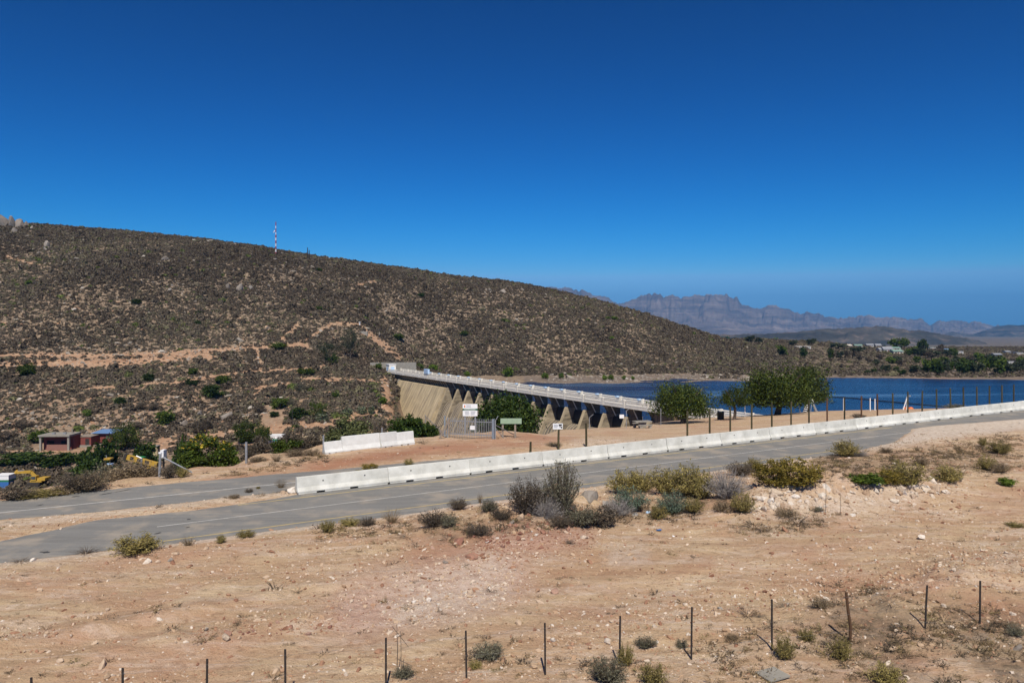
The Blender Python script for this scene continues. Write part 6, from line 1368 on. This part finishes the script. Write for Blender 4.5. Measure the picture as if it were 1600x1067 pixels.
# loose rocks on the hill
M_HROCK = tintmat('hill_rock', [(0., (.17, .145, .12)), (.5, (.28, .245, .205)), (.8, (.38, .34, .29)), (1., (.48, .44, .39))], .95, .0)
HR = [rock_mesh(700+i, .6, 1, M_HROCK) for i in range(6)]
px, D, x = frame(60000, -160, 1240, 150, 520, 1.6); y = D; z = height(x, y); py = YH-F*(z-CZ)/D
pr = .14+.9*np.clip(fbm(x*.02, y*.05, 4, 71)-.14, 0, 1)*2.4; pr = np.where(px > 620, np.where(y < 275, 0, pr), pr)
pr = np.maximum(pr, .8*paint(px, py, HILLPATHS[1][0], 6, .5)*(px < 340))
pr = np.maximum(pr, .8*(np.abs(z-WATER_Z-.8) < .9)*(px > 860)*(y > 262))
for q in ([(330, 450), (400, 454)], [(720, 440), (790, 460), (830, 470)], [(230, 408), (270, 406)], [(50, 385), (110, 400)], [(280, 660), (370, 645), (420, 640)], [(585, 530), (600, 520)]): pr = np.maximum(pr, .7*paint(px, py, q, 8, .8))
keep = (rng.uniform(0, 1, len(x)) < pr) & ((z > WATER_Z+.05) | (px < 640)) & (y-EDGE(px) > 10)
x, y, z, px, py = x[keep], y[keep], z[keep], px[keep], py[keep]; n = len(x); r = np.clip(rng.lognormal(-.95, .55, n), .15, 2.2)
tn = rng.beta(2, 2.2, n)
scatter('hillside_rocks', np.stack([x, y, z], -1), np.stack([r*rng.uniform(.8, 1.5, n), r, r*rng.uniform(.6, 1.1, n)], -1), np.stack([rng.normal(0, .3, n), rng.normal(0, .3, n), rng.uniform(0, 6.28, n)], -1), tn, HR, 'grey loose rocks and ledges scattered between the hillside scrub')
M_OROCK = tintmat('orange_rock', [(0., (.26, .14, .085)), (.5, (.38, .22, .13)), (.8, (.46, .31, .21)), (1., (.58, .48, .39))], .95, .0)
ORK = [rock_mesh(720+i, .65, 1, M_OROCK) for i in range(4)]
px, D, x = frame(16000, -160, 640, 160, 300, 1.5); y = D; z = height(x, y); py = YH-F*(z-CZ)/D
pr = np.maximum(.95*paint(px, py, HILLPATHS[1][0], 7, .5)*(px < 345), .10+.2*np.clip(fbm(x*.05, y*.05, 3, 72), 0, 1)); pr = np.maximum(pr, .5*paint(px, py, [(250, 680), (420, 670), (600, 640)], 16, .8))
keep = rng.uniform(0, 1, len(x)) < pr; x, y, z = x[keep], y[keep], z[keep]; n = len(x); r = np.clip(rng.lognormal(-1.05, .45, n), .12, 1.0)
scatter('orange_rubble', np.stack([x, y, z], -1), np.stack([r*1.2, r, r*.8], -1), np.stack([rng.normal(0, .3, n), rng.normal(0, .3, n), rng.uniform(0, 6.28, n)], -1), rng.beta(2, 2.2, n), ORK, 'orange broken stones on the road bank and lower slope')
# pebbles of the clearing
M_PEB = tintmat('pebbles', [(0., (.20, .095, .06)), (.25, (.33, .19, .12)), (.5, (.40, .28, .18)), (.75, (.50, .39, .29)), (1., (.62, .55, .47))], .9, .0)
PB = [rock_mesh(800+i, .6, 1, M_PEB) for i in range(5)]
px, D, x = frame(190000, -60, 1660, 17.5, 62, 1.3); y = D; t, s = ts(x, y); z = height(x, y); py = YH-F*(z-CZ)/D
pr = .16+.55*np.clip(fbm(t*.22, s*.6, 4, 81)+.02, 0, 1)*1.6
for q, w, k in (([(640, 955), (700, 935), (780, 905)], 50, .95), ([(760, 855), (900, 830)], 36, 1), ([(1180, 790), (1300, 785), (1480, 768)], 24, 1), ([(880, 1000), (1120, 945), (1300, 915), (1600, 880)], 34, .7), ([(300, 992), (520, 975)], 14, .8), ([(430, 905), (620, 870)], 22, .6), ([(0, 990), (80, 985)], 10, .8), ([(1420, 840), (1600, 900)], 30, .6), ([(600, 1050), (900, 1040)], 30, .35)):
    pr = np.maximum(pr, k*paint(px, py, q, w, .9))
for q, w in (([(0, 960), (300, 930), (600, 880)], 20), ([(0, 1040), (500, 1020), (800, 990)], 18), ([(950, 900), (1200, 850), (1500, 800), (1600, 780)], 20), ([(1000, 985), (1300, 960)], 8)): pr = pr*(1-.75*paint(px, py, q, w, .9))
ins = road_inside(t, s); pr = np.where(ins > .05, .012, pr); pr = np.where((s > 42.5) & (y < 62), pr*.4, pr)
keep = (rng.uniform(0, 1, len(x)) < pr); x, y, z, px, py = x[keep], y[keep], z[keep], px[keep], py[keep]; n = len(x)
r = np.clip(rng.lognormal(-3.55, .6, n), .008, .16); tn = rng.beta(2.2, 1.9, n)
tn = np.where(rng.uniform(0, 1, n) < np.maximum(paint(px, py, [(640, 955), (780, 905)], 46, .8), paint(px, py, [(1180, 790), (1480, 768)], 24, .8))*.7, rng.uniform(.5, .95, n), tn)
tn = np.where(rng.uniform(0, 1, n) < np.maximum(paint(px, py, [(740, 850), (900, 830)], 34, .8), paint(px, py, [(300, 992), (520, 975)], 14, .8))*.75, rng.uniform(0, .3, n), tn)
scatter('pebbles', np.stack([x, y, z+r*.1], -1), np.stack([r*rng.uniform(.9, 1.6, n), r, r*rng.uniform(.7, 1.1, n)], -1), np.stack([rng.normal(0, .3, n), rng.normal(0, .3, n), rng.uniform(0, 6.28, n)], -1), tn, PB, 'loose pebbles and gravel strewn over the dirt clearing')
px, D, x = frame(60000, -60, 1660, 17.5, 60, 1.3); y = D; t, s = ts(x, y); z = height(x, y); py = YH-F*(z-CZ)/D
pr = .06+.55*np.clip(fbm(t*.3, s*.7, 4, 83)-.05, 0, 1)*1.8
for q, w, k in (([(760, 850), (900, 825)], 34, .8), ([(1150, 830), (1300, 815), (1500, 790)], 26, .5), ([(430, 905), (700, 880)], 26, .5), ([(880, 1000), (1300, 915), (1600, 880)], 34, .45), ([(480, 850), (700, 850)], 22, .4), ([(1000, 900), (1140, 880)], 16, .4)): pr = np.maximum(pr, k*paint(px, py, q, w, .9))
pr = np.where((road_inside(t, s) > -.1) | (s > 42.5), 0, pr)
keep = rng.uniform(0, 1, len(x)) < pr*.6; x, y, z = x[keep], y[keep], z[keep]; n = len(x); r = np.clip(rng.lognormal(-2.95, .5, n), .03, .2)
scatter('earth_clods', np.stack([x, y, z+r*.2], -1), np.stack([r*rng.uniform(.9, 1.5, n), r, r*rng.uniform(.8, 1.3, n)], -1), np.stack([rng.normal(0, .4, n), rng.normal(0, .4, n), rng.uniform(0, 6.28, n)], -1), np.where(rng.uniform(0, 1, n) < .2, rng.uniform(.6, 1, n), rng.beta(2, 3.5, n)), PB, 'crumbled earth clods and broken stones on the dirt clearing')
# dry ground cover
M_COVER = tintmat('dry_cover', [(0., (.045, .036, .028)), (.35, (.10, .078, .052)), (.6, (.19, .135, .08)), (.8, (.23, .17, .075)), (1., (.17, .16, .07))], .9, .3)
def cover_mesh(seed):
    g = np.random.default_rng(seed); v, q, tips = twigs(g, 16, 2., .8, .025, 1.3, .2, 2, .6); c = along(g, tips, 26, .3, .1); lv, lf = quads(c, .13, .4, .2, g)
    return mesh('cover', np.concatenate([v, lv]), np.concatenate([q, lf+len(v)]), M_COVER)
CV = [cover_mesh(900+i) for i in range(5)]
px, D, x = frame(150000, -60, 1660, 17.5, 110, 1.2); y = D; t, s = ts(x, y); z = height(x, y); py = YH-F*(z-CZ)/D
pr = .008+.05*np.clip(fbm(x*.3, y*.3, 3, 95)-.15, 0, 1)
for q, w, k in (([(1340, 1010), (1600, 1035)], 66, .75), ([(1100, 1060), (1340, 1040)], 40, .3), ([(900, 1050), (1200, 1000), (1330, 960)], 24, .22), ([(1290, 728), (1400, 726), (1580, 705)], 20, .8), ([(620, 842), (800, 818), (1150, 790)], 15, .65), ([(500, 838), (640, 825)], 8, .4), ([(1150, 825), (1300, 812)], 12, .5), ([(330, 780), (460, 768)], 6, .35), ([(300, 760), (400, 735), (510, 716)], 5, .6), ([(0, 785), (240, 760)], 4, .7), ([(700, 1010), (820, 1030)], 20, .12)):
    pr = np.maximum(pr, 1.25*k*paint(px, py, q, w, .9)*np.clip(.8+1.3*fbm(x*.7, y*.7, 2, 96), 0, 1.2))
pr = np.where((road_inside(t, s) > -.15) | (y > EDGE(px)+6), 0, pr)
keep = rng.uniform(0, 1, len(x)) < pr; x, y, z, D = x[keep], y[keep], z[keep], D[keep]; n = len(x); r = np.clip(rng.lognormal(-2.05, .45, n), .05, .36)
scatter('dry_groundcover', np.stack([x, y, z-.01], -1), np.stack([r, r, r*rng.uniform(.6, 1.4, n)], -1), np.stack([rng.normal(0, .1, n), rng.normal(0, .1, n), rng.uniform(0, 6.28, n)], -1), rng.beta(1.8, 2.2, n), CV, 'dry matted ground cover and dead grass')
